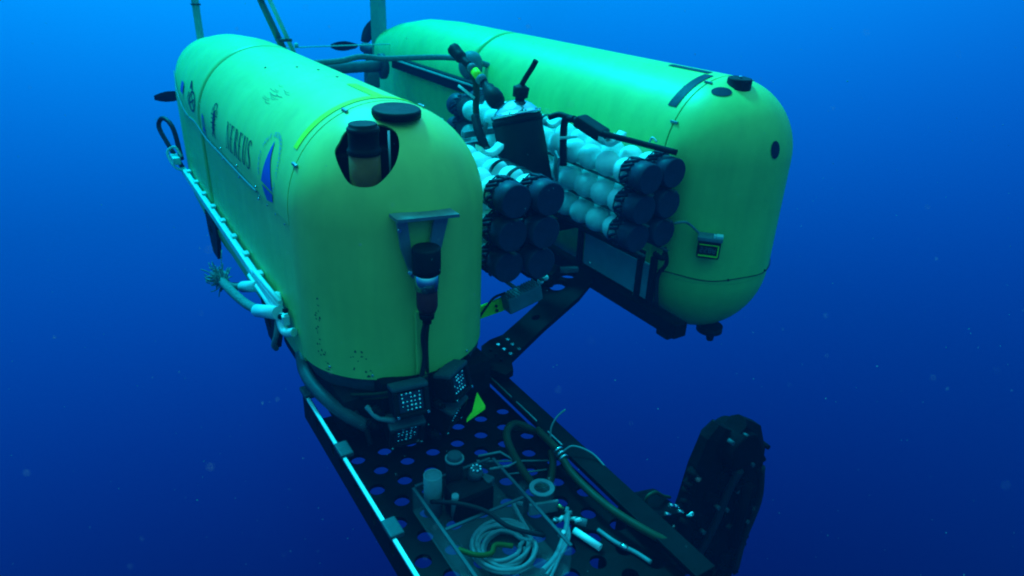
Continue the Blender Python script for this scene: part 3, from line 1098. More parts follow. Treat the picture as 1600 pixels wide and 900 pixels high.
# ---- equipment deck in front of / under the near hull ---------------------
DZ = -.93
deck_holes = []
for j in range(-1, 11):
    y = -.68 - j * .1
    for i in range(-3, 5):
        x = -.043 + i * .1135 + (.057 if j % 2 else 0)
        if -.33 < x < .36 and -1.72 < y < -.3:
            deck_holes.append(circle2(x, y, .030))
deck = plate('equipment_deck', 'darkplate', veh, [(-.40, -.25), (.40, -.25), (.40, -1.75), (-.40, -1.75)], deck_holes, .016, Matrix.Translation((0, 0, DZ)))
side_holes = [circle2(y, -.855, .022, .026) for y in (.37, .56, .66, .82, .98, 1.14, 1.30)]
sw = plate('side_wall', 'darkplate', veh, [(.18, -.94), (1.75, -.94), (1.75, -.80), (.18, -.80)], side_holes, .014, frame_mtx((-.412, 0, 0), (0, -1, 0), (0, 0, 1)))
edge = MB().box((-.418, -.965, -.794), (.014, 1.56, .012), bevel=.003).build('wall_edge', 'white', sw)
for y in (-.22, -.66, -1.12):
    MB().box((-.405, y, -.788), (.05, .085, .02), bevel=.006).build('edge_tab', 'darkgrey', sw)
beam = plate('side_beam', 'darkplate', veh, [(.20, -.945), (1.75, -.945), (1.75, -.845), (.20, -.845)], [circle2(y, -.895, .028) for y in (.5, .68, .86, 1.04, 1.22, 1.4)], .016, frame_mtx((.44, 0, 0), (0, -1, 0), (0, 0, 1)))
MB().box((.405, -.97, -.842), (.085, 1.55, .012), bevel=.003).build('beam_flange', 'darkplate', beam)
for y0, y1 in ((-.42, -.62), (-.66, -.82), (-.9, -1.0)):
    MB().box((.372, (y0 + y1) / 2, -.833), (.006, abs(y1 - y0), .004)).build('beam_highlight_strip', 'greymetal', beam)
MB().box((.40, -.40, -.80), (.07, .02, .012), bevel=.003).build('beam_end_plate', 'white', beam)
# crossing brace towards the far hull
brace_out = [(.355, -.428), (.434, -.243), (.501, -.209), (.583, -.196), (.747, -.101), (.937, .014), (1.05, .135), (1.10, .26), (1.222, .365), (1.40, .36), (1.44, .20), (1.387, .104), (1.19, -.03), (.812, -.23), (.50, -.41), (.455, -.50), (.404, -.516)]
brace = plate('cross_brace', 'darkplate', veh, brace_out, [circle2(1.168, .15, .075, .048, rot=.7), circle2(.833, -.123, .032, .02, rot=.5), circle2(1.31, .24, .05)], .03, Matrix.Translation((0, 0, -.80)))
for k in range(9):
    x, y = .46 + (k % 3) * .055 + random.uniform(-.01, .01), -.40 + (k // 3) * .05 + (k % 3) * .02
    MB().cyl((x, y, -.786), (x, y, -.775), .009, n=8).build('bolt', 'silver' if k % 3 else 'blackmetal', brace)
MB().box((1.13, .22, -.74), (.16, .14, .10), Matrix.Rotation(.6, 3, 'Z'), .03).build('brace_block', 'blackmetal', brace)
MB().box((1.31, .27, -.765), (.16, .035, .03), Matrix.Rotation(-.4, 3, 'Z'), .008).build('brace_clamp', 'midgrey', brace)

# ---- keel beam and panel on the inner side of the far hull ----------------
keel = MB().box((1.49, .62, -.84), (.09, 2.3, .085), bevel=.008).build('keel_beam', 'darkplate', veh)
MB().box((1.47, -.44, -.885), (.05, .09, .05), bevel=.01).build('keel_foot', 'blackmetal', keel)
MB().box((1.505, .04, -.68), (.02, .60, .21), bevel=.008).build('inner_panel', 'panelgrey', keel)
for y in (-.27, -.17, .37):
    MB().box((1.49, y, -.66), (.03, .035, .30), bevel=.006).build('panel_post', 'blackmetal', keel)
lower = MB().tube([(1.28, -.37, -.43), (1.28, .2, -.435), (1.28, 1.6, -.43)], .018, 8).build('pack_lower_rail', 'blackmetal', veh)
MB().tube([(1.46, -.36, -.42), (1.50, -.35, -.52), (1.50, -.30, -.62), (1.49, -.33, -.78)], .012, 8).build('hanging_cable', 'blackhose', lower)
MB().tube([(1.38, -.37, -.43), (1.42, -.39, -.46), (1.45, -.38, -.44)], .014, 8).build('rail_end_hook', 'blackmetal', lower)
MB().tube([(.66, -.30, -.43), (.66, .3, -.43), (.66, 1.6, -.43)], .018, 8).build('pack_lower_rail', 'blackmetal', veh)

# ---- float tubes: hollow ceramic spheres in clear tubes -------------------
TR = .074
sph_me = MB().sphere((0, 0, 0), .067, 20, 12).mesh('float_sphere', 'ceramic')
cap_prof = [(0, 0), (0, .070), (.004, .0755), (.075, .0755), (.078, .0735), (.098, .0735), (.100, .070), (.100, 0)]
cap_me = MB().lathe((0, 0, 0), (0, 1, 0), cap_prof, 28).mesh('end_cap', 'cap')
tmb = MB()
TL = 1.86
tmb.lathe((0, .06, 0), (0, 1, 0), [(0, TR), (TL, TR)], 24)
tube_me = tmb.mesh('float_tube', 'clear')
lmb = MB()
for k in range(17):
    a = 2 * math.pi * (k + random.uniform(-.2, .2)) / 17
    b = a + random.uniform(.25, .55)
    r_ = TR + .002
    lmb.tube([(r_ * math.cos(a), .086, r_ * math.sin(a)), (r_ * math.cos((a + b) / 2), .115, r_ * math.sin((a + b) / 2)), (r_ * math.cos(b), .142 + random.uniform(0, .012), r_ * math.sin(b))], random.uniform(.006, .011), 5, res=2)
    if k % 2:
        lmb.tube([(r_ * math.cos(b), .088, r_ * math.sin(b)), (r_ * math.cos((a + b) / 2), .12, r_ * math.sin((a + b) / 2)), (r_ * math.cos(a), .140, r_ * math.sin(a))], .004, 4, res=2)
lmb.tube([((TR + .003) * math.cos(t / 12 * math.pi), .145 + .004 * math.sin(t * 2.1), (TR + .003) * math.sin(t / 12 * math.pi)) for t in range(24)], .004, 5, closed=True, res=1)
lace_me = lmb.mesh('lacing', 'inkblack')
strap_me = MB().lathe((0, -.0125, 0), (0, 1, 0), [(0, TR + .001), (0, TR + .004), (.025, TR + .004), (.025, TR + .001)], 24).mesh('tube_strap', 'rubber')


def float_tube(x, y, z, straps):
    t = link('float_tube', tube_me, veh, (x, y, z))
    link('end_cap', cap_me, t, (0, 0, 0))
    e = link('end_cap', cap_me, t, (0, TL + .14, 0))
    e.rotation_euler = (0, 0, math.pi)
    link('lacing', lace_me, t, (0, 0, 0))
    l2 = link('lacing', lace_me, t, (0, TL + .14, 0))
    l2.rotation_euler = (0, 0, math.pi)
    n = 12
    for k in range(n):
        s = link('float_sphere', sph_me, t, (random.uniform(-.002, .002), .185 + k * .1435, -.003))
        s.rotation_euler = (random.uniform(0, 3), random.uniform(0, 3), random.uniform(0, 3))
    for y_ in straps:
        link('tube_strap', strap_me, t, (0, y_, 0))
    return t


for row, z in enumerate((-.018, -.180, -.336)):
    float_tube(.502, -.40 + row * .02, z, (.60, 1.2))
    float_tube(.660, -.425 + row * .02, z - .004, (.255, .40, 1.2) if row == 0 else (1.2,))
    float_tube(1.278, -.385 + row * .02, z - .006, (1.1,))
    float_tube(1.438, -.378 + row * .008, z + .004, (1.1,))
# thin bars and cradles that carry the packs
for x in (.580, 1.358):
    for z in (-.10, -.258, -.415):
        for dx in (-.078, .078):
            MB().box((x + dx, .62, z), (.018, 2.05, .008)).build('pack_bar', 'darkgrey', veh)
    for y in (-.02, .62, 1.28):
        cr = MB().box((x, y, -.16), (.012, .05, .56), bevel=.003).build('pack_cradle', 'clear', veh)
for (x, y) in ((.61, .02), (1.23, .40), (1.33, -.02), (1.26, -.06), (.60, .62)):
    mb = MB()
    secs = []
    for k in range(7):
        t = k / 6
        xx = x - .06 + .12 * t
        z = .068 + .035 * (2 * t - 1) ** 2
        secs.append([Vector((xx, y - .03, z)), Vector((xx, y + .03, z)), Vector((xx, y + .03, z + .02)), Vector((xx, y - .03, z + .02))])
    mb.loft(secs)
    mb.build('saddle_clip', 'white', veh)

# ---- central pressure housing ---------------------------------------------
A0, A1 = Vector((.975, .19, -.24)), Vector((.955, .33, .165))
ax = (A1 - A0).normalized()
H_ = (A1 - A0).length
can = MB().lathe(A0, ax, [(0, 0), (0, .125), (.01, .130), (H_ - .01, .130), (H_, .126), (H_, 0)], 36).build('pressure_housing', 'rubber', veh)
MB().lathe(A1, ax, [(-.001, 0), (-.001, .134), (.012, .134), (.014, .122), (.03, .112), (.055, .088), (.075, .055), (.082, .03), (.082, 0)], 36).build('dome_lid', 'silver', can)
for k in range(10):
    a = 2 * math.pi * k / 10
    q = ax.to_track_quat('Z', 'Y').to_matrix()
    p = A1 + q @ Vector((.127 * math.cos(a), .127 * math.sin(a), .012))
    MB().cyl(p, p + ax * .010, .007, n=8).build('bolt', 'silver', can)
for off, name in ((.05, 'housing_strap'), (H_ - .04, 'housing_strap')):
    MB().lathe(A0 + ax * off, ax, [(0, .131), (0, .134), (.03, .134), (.03, .131)], 36).build(name, 'blackmetal', can)
c1 = A1 + ax * .07 + Vector((.01, -.035, 0))
MB().lathe(c1, (.06, -.05, 1), [(0, 0), (0, .024), (.035, .026), (.036, .040), (.085, .043), (.09, .030), (.10, .016), (.10, 0)], 14).build('connector', 'rubber', can)
MB().tube([c1 + Vector((.006, -.005, .095)), c1 + Vector((.012, -.03, .135)), c1 + Vector((.03, -.06, .19)), c1 + Vector((.04, -.075, .225))], .014, 8).build('connector_lead', 'rubber', can)
c2 = A1 + ax * .04 + Vector((-.035, .10, 0))
MB().lathe(c2, (-.12, .75, .55), [(0, 0), (0, .030), (.02, .045), (.05, .050), (.09, .046), (.10, .038), (.13, .034), (.14, .022), (.17, .022), (.17, 0)], 11).build('connector', 'rubber', can)
cc = c2 + Vector((-.12, .75, .55)).normalized() * .17
MB().lathe(cc, (-.12, .75, .45), [(0, 0), (0, .026), (.02, .030), (.035, .030), (.04, .020), (.10, .020), (.10, .026), (.13, .026), (.14, .018), (.14, 0)], 14).build('cable_joint', 'midgrey', can)
cd = cc + Vector((-.12, .75, .45)).normalized() * .035
MB().lathe(cd, (-.12, .75, .45), [(0, .021), (0, .024), (.06, .024), (.06, .021)], 14).build('joint_band', 'tape', can)
cf = cc + Vector((-.12, .75, .45)).normalized() * .14
MB().tube([cf, cf + Vector((-.01, .08, .03)), cf + Vector((-.02, .16, .07))], .022, 8, rads=[.02, .022, .034, .036]).build('joint_lead', 'rubber', can)
MB().tube([cf + Vector((.0, .02, .0)), (.93, .72, .27), (.90, .66, .12), (.91, .60, -.02), (.93, .50, -.16)], .020, 8).build('housing_hose', 'olivehose', can)
MB().tube([(.885, .52, .10), (.86, .50, -.02), (.88, .40, -.20)], .012, 8).build('housing_hose', 'hose', can)
MB().tube([(.86, .60, .12), (.84, .52, .05), (.85, .42, -.06)], .026, 8).build('housing_clamp', 'rubber', can)
MB().box((.92, .60, .03), (.30, .03, .035), Matrix.Rotation(.15, 3, 'Z'), .006).build('housing_bar', 'midgrey', can)
MB().box((.80, .62, -.04), (.28, .03, .03), Matrix.Rotation(.15, 3, 'Z'), .006).build('housing_bar', 'midgrey', can)
bp = MB().box((1.08, .12, -.06), (.012, .15, .125), Matrix.Rotation(-.5, 3, 'Z'), .004).build('bracket_plate', 'greymetal', can)
MB().cyl((.90, .68, .20), (.84, .76, .26), .008, n=8).build('housing_pin', 'white', can)
# strap, lever and black bar over the far pack
lv = MB().tube([(1.20, .22, -.10), (1.20, .235, .03), (1.20, .23, .145), (1.20, .15, .165)], .020, 8).build('pack_lever', 'rubber', veh)
MB().box((1.22, .03, .145), (.10, .17, .06), Matrix.Rotation(.35, 3, 'Z') @ Matrix.Rotation(.35, 3, 'X'), .015).build('lever_block', 'rubber', lv)
MB().tube([(1.20, .15, .165), (1.21, .05, .14), (1.24, -.06, .13), (1.35, -.20, .105), (1.45, -.36, .085)], .016, 8).build('top_bar', 'rubber', lv)
MB().tube([(1.14, .30, .15), (1.18, .26, .17), (1.20, .20, .165)], .016, 8).build('lever_arm', 'rubber', lv)
MB().cyl((1.15, .20, .06), (1.24, .17, .065), .008, n=8).build('lever_pin', 'white', lv)
MB().tube([(1.40, -.21, .10), (1.40, -.23, .135), (1.405, -.26, .12)], .005, 6).build('bar_ring', 'white', lv)
# grey round buoy-like end on the far hull's inner side
MB().lathe((1.50, 1.78, .20), (-1, -.35, .15), [(0, 0), (0, .10), (.03, .10), (.055, .085), (.075, .055), (.085, 0)], 24).build('side_lens', 'midgrey', veh)

# ---- yellow bracket with sonar block at the near hull ---------------------
yb = MB().prism([(.395, -.25, -.632), (.425, -.25, -.565), (.522, -.25, -.551), (.70, -.25, -.515), (.758, -.25, -.545), (.767, -.25, -.569), (.725, -.25, -.580), (.543, -.25, -.618)], (0, .014, 0)).build('yellow_bracket', 'yellowpart', veh)
sb_rot = Matrix.Rotation(-.22, 3, 'Y')
MB().box((.628, -.285, -.545), (.19, .075, .085), sb_rot, .010).build('sonar_block', 'midgrey', yb)
mb = MB()
for i in range(12):
    for j in range(5):
        p = Vector((.628, -.285, -.545)) + sb_rot @ Vector((-.085 + i * .0155 + random.uniform(-.003, .003), -.03 + j * .015, .043))
        mb.sphere(p, .006, 6, 4)
mb.build('block_mesh', 'midgrey', yb)
MB().sphere((.735, -.28, -.488), .016, 10, 6).build('block_fitting', 'white', yb)
MB().sphere((.765, -.28, -.476), .015, 10, 6).build('block_fitting', 'white', yb)
for p in ((.50, -.258, -.575), (.505, -.258, -.60)):
    MB().cyl(p, Vector(p) + Vector((0, -.008, 0)), .007, n=8).build('bolt', 'blackmetal', yb)
MB().tube([(.53, -.29, -.50), (.47, -.28, -.52), (.42, -.26, -.60), (.39, -.27, -.63)], .006, 6).build('block_wire', 'blackhose', yb)

# ---- folded manipulator arm -----------------------------------------------


def octo(c, d, wide, deep, up):
    d = Vector(d).normalized()
    s = Vector(up).cross(d).normalized()
    t = d.cross(s)
    return [Vector(c) + s * wide * x + t * deep * y for x, y in ((1, .45), (.5, 1), (-.5, 1), (-1, .45), (-1, -.45), (-.5, -1), (.5, -1), (1, -.45))]


def limb(name, m, parent, rows, up=(0, 1, 0)):
    secs = []
    for i, (c, w, dp) in enumerate(rows):
        a = Vector(rows[max(0, i - 1)][0])
        b = Vector(rows[min(len(rows) - 1, i + 1)][0])
        secs.append(octo(c, b - a, w, dp, up))
    return MB().loft(secs, smooth=False).build(name, m, parent)


AY = -1.35
arm = limb('manipulator_arm', 'armblack', veh, [((.77, AY, -1.38), .10, .05), ((.80, AY, -1.30), .125, .055), ((.825, AY, -1.18), .118, .055), ((.845, AY, -1.0), .100, .055), ((.858, AY, -.84), .092, .05), ((.875, AY, -.73), .075, .045), ((.90, AY, -.69), .045, .035)])
arm['label'] = 'black folded manipulator arm'
limb('forearm', 'armblack', arm, [((.935, AY - .03, -.685), .045, .04), ((1.00, AY - .03, -.76), .080, .05), ((1.045, AY - .03, -.88), .090, .055), ((1.062, AY - .03, -1.02), .092, .055), ((1.062, AY - .03, -1.20), .092, .055), ((1.045, AY - .03, -1.36), .095, .055), ((1.05, AY - .03, -1.46), .070, .05), ((1.05, AY - .03, -1.53), .058, .045), ((1.05, AY - .03, -1.72), .050, .04)])
MB().cyl((.945, AY - .10, -.775), (.945, AY + .05, -.775), .082, n=24, bevel=.01).build('elbow_joint', 'armblack', arm)
MB().cyl((1.0, AY - .10, -.95), (1.0, AY - .10, -1.28), .022, n=12).build('arm_piston', 'armblack', arm)
MB().tube([(.80, AY - .08, -1.28), (.86, AY - .09, -1.1), (.90, AY - .09, -.95), (.93, AY - .10, -.85)], .016, 8).build('arm_hose', 'blackhose', arm)
MB().tube([(1.10, AY - .08, -.92), (1.12, AY - .09, -1.1), (1.08, AY - .09, -1.3), (1.06, AY - .10, -1.45)], .014, 8).build('arm_hose', 'blackhose', arm)
for i, (x, z) in enumerate(((1.00, -.80), (1.02, -.87), (.93, -.885), (.96, -.98), (.86, -1.02), (.80, -1.12), (.94, -.70), (.86, -.70), (1.08, -1.2), (.92, -1.06))):
    MB().cyl((x, AY - .07, z), (x, AY - .095, z), .009, n=10).build('bolt', 'darkgrey', arm)
for k in range(26):
    z = -.92 - k * .023
    MB().box((1.035 + random.uniform(-.06, .06), AY - .085, z), (random.uniform(.02, .06), .02, random.uniform(.012, .04)), Matrix.Rotation(random.uniform(-.5, .5), 3, 'Y'), .004).build('forearm_fitting', 'armblack', arm)
for k in range(12):
    t = k / 11
    p = Vector((.80, AY - .06, -1.32)).lerp(Vector((.86, AY - .06, -.86)), t)
    MB().box(p + Vector((random.uniform(-.05, .05), 0, 0)), (random.uniform(.03, .07), .03, random.uniform(.015, .05)), Matrix.Rotation(random.uniform(.2, .9), 3, 'Y'), .005).build('arm_fitting', 'armblack', arm)
MB().box((.575, AY - .0, -1.02), (.15, .16, .17), Matrix.Rotation(.25, 3, 'Y'), .02).build('shoulder_motor', 'armblack', arm)
MB().box((.475, AY - .05, -1.02), (.06, .20, .20), bevel=.01).build('shoulder_bracket', 'armblack', arm)
MB().box((.50, AY - .05, -1.18), (.22, .24, .16), bevel=.03).build('shoulder_base', 'armblack', arm)
for p, q in (((1.02, -1.62), (1.00, -1.76)), ((1.09, -1.62), (1.08, -1.76))):
    MB().box((p[0], AY - .02, (p[1] + q[1]) / 2), (.04, .05, .2), bevel=.01).build('gripper_finger', 'armblack', arm)
MB().tube([(.52, AY, -1.02), (.56, AY, -.98), (.54, AY, -.90), (.58, AY, -.885), (.63, AY, -.925), (.67, AY, -.95)], .007, 6).build('arm_wire', 'olivehose', arm)
for p in ((.60, -.90), (.625, -.915), (.655, -.955), (.585, -.935)):
    MB().cyl((p[0] - .01, AY - .07, p[1] + .004), (p[0] + .012, AY - .075, p[1] - .006), .007, n=8).build('arm_fitting', 'silver', arm)
MB().tube([(.68, AY - .09, -.975), (.675, AY - .10, -.96), (.69, AY - .10, -.955), (.695, AY - .10, -.97)], .004, 6, closed=True).build('arm_ring', 'white', arm)

for k in range(34):
    side = k % 2
    z = random.uniform(-.78, -1.6) if side else random.uniform(-.75, -1.34)
    x = (1.06 + random.choice((-.085, .085)) if side else .835 + random.choice((-.10, .095)) - (.02 if z < -1.1 else 0)) + random.uniform(-.012, .012)
    r = random.uniform(.010, .022)
    d = Vector((random.uniform(-.4, .4), -1, random.uniform(-.6, .6))).normalized()
    MB().cyl(Vector((x, AY - .02, z)) - d * .01, Vector((x, AY - .02, z)) + d * .04, r, r * .8, 9).build('arm_fitting', 'armblack', arm)
for o in [arm] + list(arm.children):
    if o is arm:
        o.location.x -= .025
# cross beams that tie the two hulls and carry packs and housing
for y in (.35, 1.35):
    MB().box((SX / 2, y, -.50), (SX - .74, .07, .06), bevel=.008).build('cross_beam', 'darkplate', veh)
MB().cyl((.975, .24, -.48), (.975, .20, -.235), .03, n=12).build('housing_post', 'blackmetal', veh)

# ================================================================== LOOSE GEAR ON THE DECK
DT = DZ + .0085


def thing(name, loc, label, cat, group=None):
    o = bpy.data.objects.new(name, None)
    col.objects.link(o)
    o.location = loc
    return tag(o, label, cat, group)


# clear sample tray with a divider
tray = thing('sample_tray', (-.095, -1.2, DT), 'clear acrylic divided tray standing on the perforated deck', 'tray')
tx0, tx1, ty0, ty1, th = -.165, .165, -.27, .24, .105
MB().box((0, (ty0 + ty1) / 2, .005), (tx1 - tx0, ty1 - ty0, .008)).build('tray_floor', 'acrylic', tray)
for nm, c, s in (('tray_wall', (tx0, (ty0 + ty1) / 2, th / 2 + .01), (.007, ty1 - ty0 - .004, th)), ('tray_wall', (tx1, (ty0 + ty1) / 2, th / 2 + .01), (.007, ty1 - ty0 - .004, th)),
                 ('tray_wall', (0, ty0, th / 2 + .01), (tx1 - tx0 - .008, .007, th)), ('tray_wall', (0, ty1, th / 2 + .01), (tx1 - tx0 - .008, .007, th)), ('tray_divider', (0, .005, th / 2 + .008), (tx1 - tx0 - .016, .007, th - .006))):
    MB().box(c, s).build(nm, 'acrylic', tray)
for c, s in (((tx0, (ty0 + ty1) / 2, th + .0135), (.011, ty1 - ty0 - .01, .006)), ((tx1, (ty0 + ty1) / 2, th + .0135), (.011, ty1 - ty0 - .01, .006)), ((0, .005, th + .0095), (tx1 - tx0 - .02, .011, .006)), ((0, ty1, th + .0135), (tx1 - tx0 - .02, .011, .006))):
    MB().box(c, s).build('tray_rim', 'darkgrey', tray)

# hose coil
pts = []
for k in range(7 * 16):
    a = 2 * math.pi * k / 16
    turn = k // 16
    r = (.112, .098, .104, .080, .090, .066, .074)[turn] + .006 * math.sin(a * 1.7 + turn) + random.uniform(-.0015, .0015)
    pts.append((r * math.cos(a) + .006 * math.sin(turn * 2.1), r * math.sin(a) + .007 * math.cos(turn * 1.6), .014 + .007 * (turn % 3) + .005 * math.sin(a * 2 + turn)))
pts = [(.16, .13, .03), (.13, .145, .03)] + pts
coil = MB().tube(pts, .0075, 8, res=2).build('hose_coil', 'hose')
coil.location = (-.075, -1.285, DT + .01)
tag(coil, 'loosely wound pale hose coil lying in the front half of the clear tray', 'hose')


def canister(loc, r, h, body, top, label, ring=True):
    c = thing('sample_canister', loc, label, 'canister')
    MB().lathe((0, 0, 0), (0, 0, 1), [(0, 0), (0, r), (h, r), (h, r * .88), (h - .01, r * .88), (h - .01, 0)], 24).build('canister_body', body, c)
    if ring:
        MB().lathe((0, 0, h - .001), (0, 0, 1), [(0, r * .9), (0, r * 1.12), (.008, r * 1.12), (.008, r * .9)], 24).build('canister_ring', 'hose', c)
    MB().lathe((0, 0, h - .009), (0, 0, 1), [(0, 0), (0, r * .86), (.030 if ring else .004, r * .84), (.030 if ring else .004, 0)], 24).build('canister_lid', top, c)
    return c


canister((-.200, -1.00, DT + .010), .033, .17, 'hose', 'midgrey', 'pale open-topped canister at the far left corner of the clear tray', False)
canister((-.105, -.985, DT + .010), .031, .19, 'blackmetal', 'darkgrey', 'tall black canister with pale ring, between pale canister and shiny connector')
blk = thing('instrument_cluster', (-.085, -1.06, DT + .012), 'dark instrument block with shiny round connector in the tray', 'instrument')
MB().box((0, 0, .06), (.16, .10, .12), bevel=.02).build('instrument_body', 'blackmetal', blk)
MB().lathe((.035, .03, .115), (.2, -.2, 1), [(0, 0), (0, .026), (.03, .028), (.04, .02), (.04, 0)], 20).build('instrument_cap', 'darkgrey', blk)
for k in range(7):
    a = 2 * math.pi * k / 7
    MB().sphere((.042 + .017 * math.cos(a), .026 + .017 * math.sin(a), .157), .0065, 8, 5).build('connector_pin', 'silver', blk)
MB().cyl((-.07, -.02, .02), (-.075, -.035, .13), .013, n=12).build('instrument_post', 'hose', blk)
MB().box((.07, .0, .10), (.05, .05, .04), Matrix.Rotation(.5, 3, 'Z'), .01).build('instrument_clamp', 'darkgrey', blk)

# T shaped rods
for (a, b, c, d, lab) in (((.078, -.83), (.338, -.972), None, None, 'thin pale rod lying across the deck nearest the lamps'),
                          ((.140, -.955), (.296, -1.011), None, None, 'short thin pale rod on the deck just in front of the longer rod')):
    mid = ((a[0] + b[0]) / 2, (a[1] + b[1]) / 2)
    hgt = .05
    o = MB().cyl((a[0] - mid[0], a[1] - mid[1], .0035), (b[0] - mid[0], b[1] - mid[1], .0035), .0035, n=8).cyl((a[0] - mid[0], a[1] - mid[1], .0045), ((a[0] - mid[0]) * .92, (a[1] - mid[1]) * .92, .0045), .0055, n=8).build('thin_rod', 'hose')
    o.location = (mid[0], mid[1], DT)
    tag(o, lab, 'rod')
hk = MB().tube([(.0, .0, .005), (.085, -.02, .005), (.11, -.10, .005), (.07, -.105, .005), (.0, -.085, .005)], .005, 8, res=1).build('bent_rod_handle', 'hose')
hk.location = (.03, -.925, DT + .10)
hk.parent = blk
hk.location = (.115, .135, .10)

# clear jar with rings
jar = thing('clear_jar', (.165, -1.16, DT), 'clear plastic jar with rounded lugs beside the tray', 'jar')
MB().lathe((0, 0, 0), (0, 0, 1), [(0, 0), (0, .042), (.012, .046), (.075, .046), (.08, .04), (.08, 0)], 20).build('jar_body', 'acrylic', jar)
MB().lathe((-.02, .065, .03), (.1, .1, 1), [(0, .018), (0, .034), (.022, .034), (.022, .018), (0, .018)], 20).build('jar_ring', 'acrylic', jar)
MB().lathe((.05, .028, .04), (.3, .1, 1), [(0, .014), (0, .028), (.018, .028), (.018, .014), (0, .014)], 20).build('jar_ring', 'acrylic', jar)
MB().lathe((0, 0, .079), (0, 0, 1), [(0, .030), (0, .047), (.008, .047), (.008, .030), (0, .030)], 20).build('jar_rim', 'hose', jar)
MB().box((-.02, -.045, .035), (.11, .012, .05), Matrix.Rotation(-.3, 3, 'Z'), .003).build('jar_foot', 'hose', jar)

# heap of connectors with pale tube
heap = thing('cable_connectors', (.165, -1.33, DT), 'heap of shiny cable connectors on the deck beside the tray', 'connectors')
for k in range(11):
    p = Vector((random.uniform(-.05, .05), random.uniform(-.02, .09), .012 + random.uniform(0, .035)))
    d = Vector((random.uniform(-1, 1), random.uniform(-1, 1), random.uniform(-.1, .5))).normalized() * .022
    MB().cyl(p, p + d, .0075, n=10).build('connector', random.choice(['silver', 'hose', 'white', 'darkgrey', 'brass']), heap)
MB().cyl((.02, -.01, .02), (.055, -.115, .014), .013, n=14).build('white_tube', 'white', heap)
MB().cyl((.045, .02, .03), (.075, -.01, .028), .014, n=14).build('grey_tube', 'midgrey', heap)
for k in range(3):
    MB().tube([(.035 - k * .01, .05, .04), (-.02, -.01 - k * .012, .035), (-.11, -.08 - k * .008, .03), (-.2, -.13 - k * .02, .06)], .006 if k else .010, 6).build('lead', 'hose' if k < 2 else 'midgrey', heap)

# hose loop and hose running along the beam
lp = MB().tube([(.40 - .11, -.78, -.86), (.33, -.86, -.842), (.25, -.84, -.79), (.17, -.90, -.77), (.145, -1.0, -.80), (.17, -1.10, -.87), (.24, -1.10, -.90), (.31, -1.03, -.885), (.335, -.98, -.86)], .016, 8).build('hose_loop', 'olivehose')
tag(lp, 'dark olive hose bent in a standing loop on the deck', 'hose')
ln = MB().tube([(.315, -.90, -.80), (.335, -1.015, -.828), (.330, -1.06, -.838), (.313, -1.172, -.845), (.321, -1.352, -.845), (.365, -1.53, -.842), (.42, -1.6, -.86)], .015, 8).build('beam_hose', 'olivehose')
tag(ln, 'olive hose with pale clamps running along the inside of the deck beam', 'hose')
for k in range(3):
    MB().lathe((.337 - k * .002, -1.02 - k * .02, -.829 - k * .004), (0, -1, -.2), [(0, .015), (0, .021), (.010, .021), (.010, .015)], 14).build('hose_clamp', 'silver', ln)
MB().tube([(.335, -1.05, -.82), (.38, -1.06, -.80), (.43, -1.12, -.815), (.45, -1.2, -.85)], .004, 6).build('clamp_wire', 'hose', ln)
MB().tube([(.35, -.95, -.83), (.365, -.93, -.79), (.40, -.92, -.755), (.435, -.925, -.73)], .004, 6).build('clamp_wire', 'hose', ln)
w = MB().tube([(.27, -1.37, -.915), (.285, -1.45, -.912), (.315, -1.52, -.912), (.33, -1.58, -.91)], .008, 8).build('thin_cable', 'hose')
tag(w, 'short pale cable with metal ferrule lying near the arm shoulder', 'cable')
MB().cyl((.292, -1.468, -.912), (.302, -1.492, -.912), .011, n=10).build('ferrule', 'silver', w)
yt = MB().prism([(-.05, -.045, .0), (.052, -.025, .02), (.05, .045, .05), (-.01, -.02, .01)], (.004, .006, .012)).build('yellow_flag', 'yellowpart')
yt.location = (.180, -.605, DT + .06)
tag(yt, 'small yellow green triangular flag beside the lamps', 'flag')
ls = MB().tube([(-.23, -1.25, .05), (-.19, -1.30, .05), (-.14, -1.31, .04), (-.11, -1.29, .045), (-.06, -1.32, .04)], .009, 8).build('green_cable', 'greencable')
ls.location = (0, 0, DT + .015)
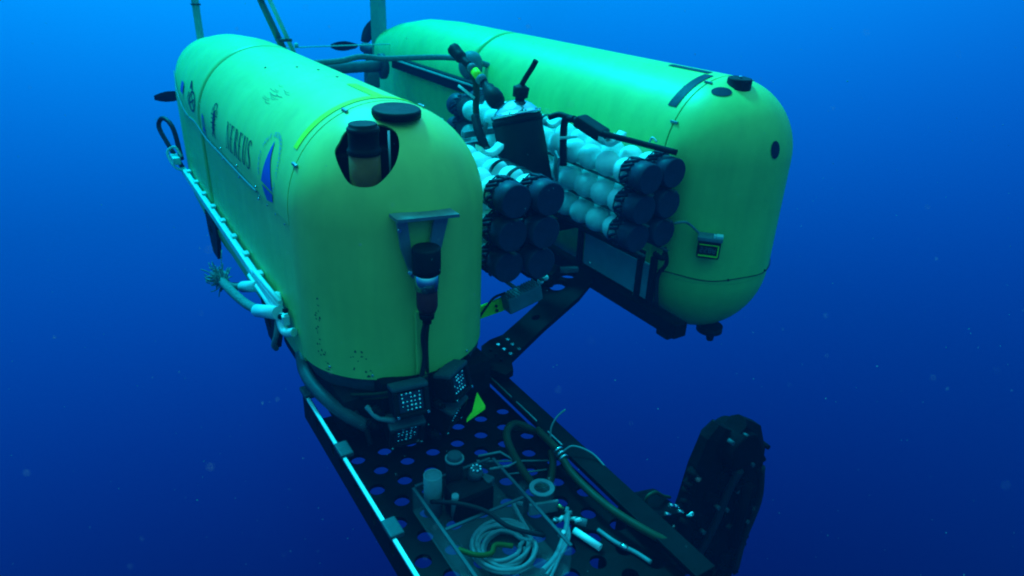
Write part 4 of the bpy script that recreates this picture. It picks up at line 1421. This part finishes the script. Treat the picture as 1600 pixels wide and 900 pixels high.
tag(ls, 'short yellow green cable lying across the tray front', 'cable')
bk = MB().tube([(-.22, -1.03, .08), (-.17, -1.13, .13), (-.10, -1.20, .12), (-.05, -1.28, .09), (.06, -1.33, .04)], .008, 8).build('black_cable', 'blackhose')
bk.location = (0, 0, DT + .01)
tag(bk, 'thin black cable draped over the tray divider and hose coil', 'cable')

# ================================================================== DRIFTING SPECKS AND WATER HAZE
mb = MB()
for k in range(620):
    d = random.uniform(.45, 6.5)
    a, b = random.uniform(-.75, .75), random.uniform(-.45, .45)
    p = CAM + (_f + _r * math.tan(a) + _u * math.tan(b)) * d
    s = random.uniform(.0007, .0016) * (1 if random.random() < .92 else 2.0) * (0.5 + .35 * d)
    e = Vector((random.uniform(-1, 1), random.uniform(-1, 1), random.uniform(-1, 1))) * s * .6
    vs = [p + Vector(v) * s + e * v[0] for v in ((1, 0, 0), (-1, 0, 0), (0, 1, 0), (0, -1, 0), (0, 0, 1), (0, 0, -1))]
    mb.add(vs, [(0, 2, 4), (2, 1, 4), (1, 3, 4), (3, 0, 4), (2, 0, 5), (1, 2, 5), (3, 1, 5), (0, 3, 5)])
sn = mb.build('marine_snow', 'speck')
tag(sn, 'pale specks drifting in the water all around', 'particles', kind='stuff')

hz = MB().box(((-4.2 + 8.2) / 2, (-3.4 + 10.6) / 2, (-3.6 + 1.5) / 2), (12.4, 14.0, 5.1)).build('haze', 'speck')
vm = bpy.data.materials.new('water_haze')
vm.use_nodes = True
vt = vm.node_tree
for n in list(vt.nodes):
    vt.nodes.remove(n)
vo = vt.nodes.new('ShaderNodeOutputMaterial')
pv = vt.nodes.new('ShaderNodeVolumePrincipled')
pv.inputs['Color'].default_value = (0.0, 0.0038, 0.012, 1)
pv.inputs['Absorption Color'].default_value = (0.0, 0.865, 0.876, 1)
pv.inputs['Density'].default_value = 0.60
vt.links.new(pv.outputs[0], vo.inputs['Volume'])
hz.data.materials.clear()
hz.data.materials.append(vm)
tag(hz, 'clear blue sea water around the vehicle', 'water haze', kind='stuff')
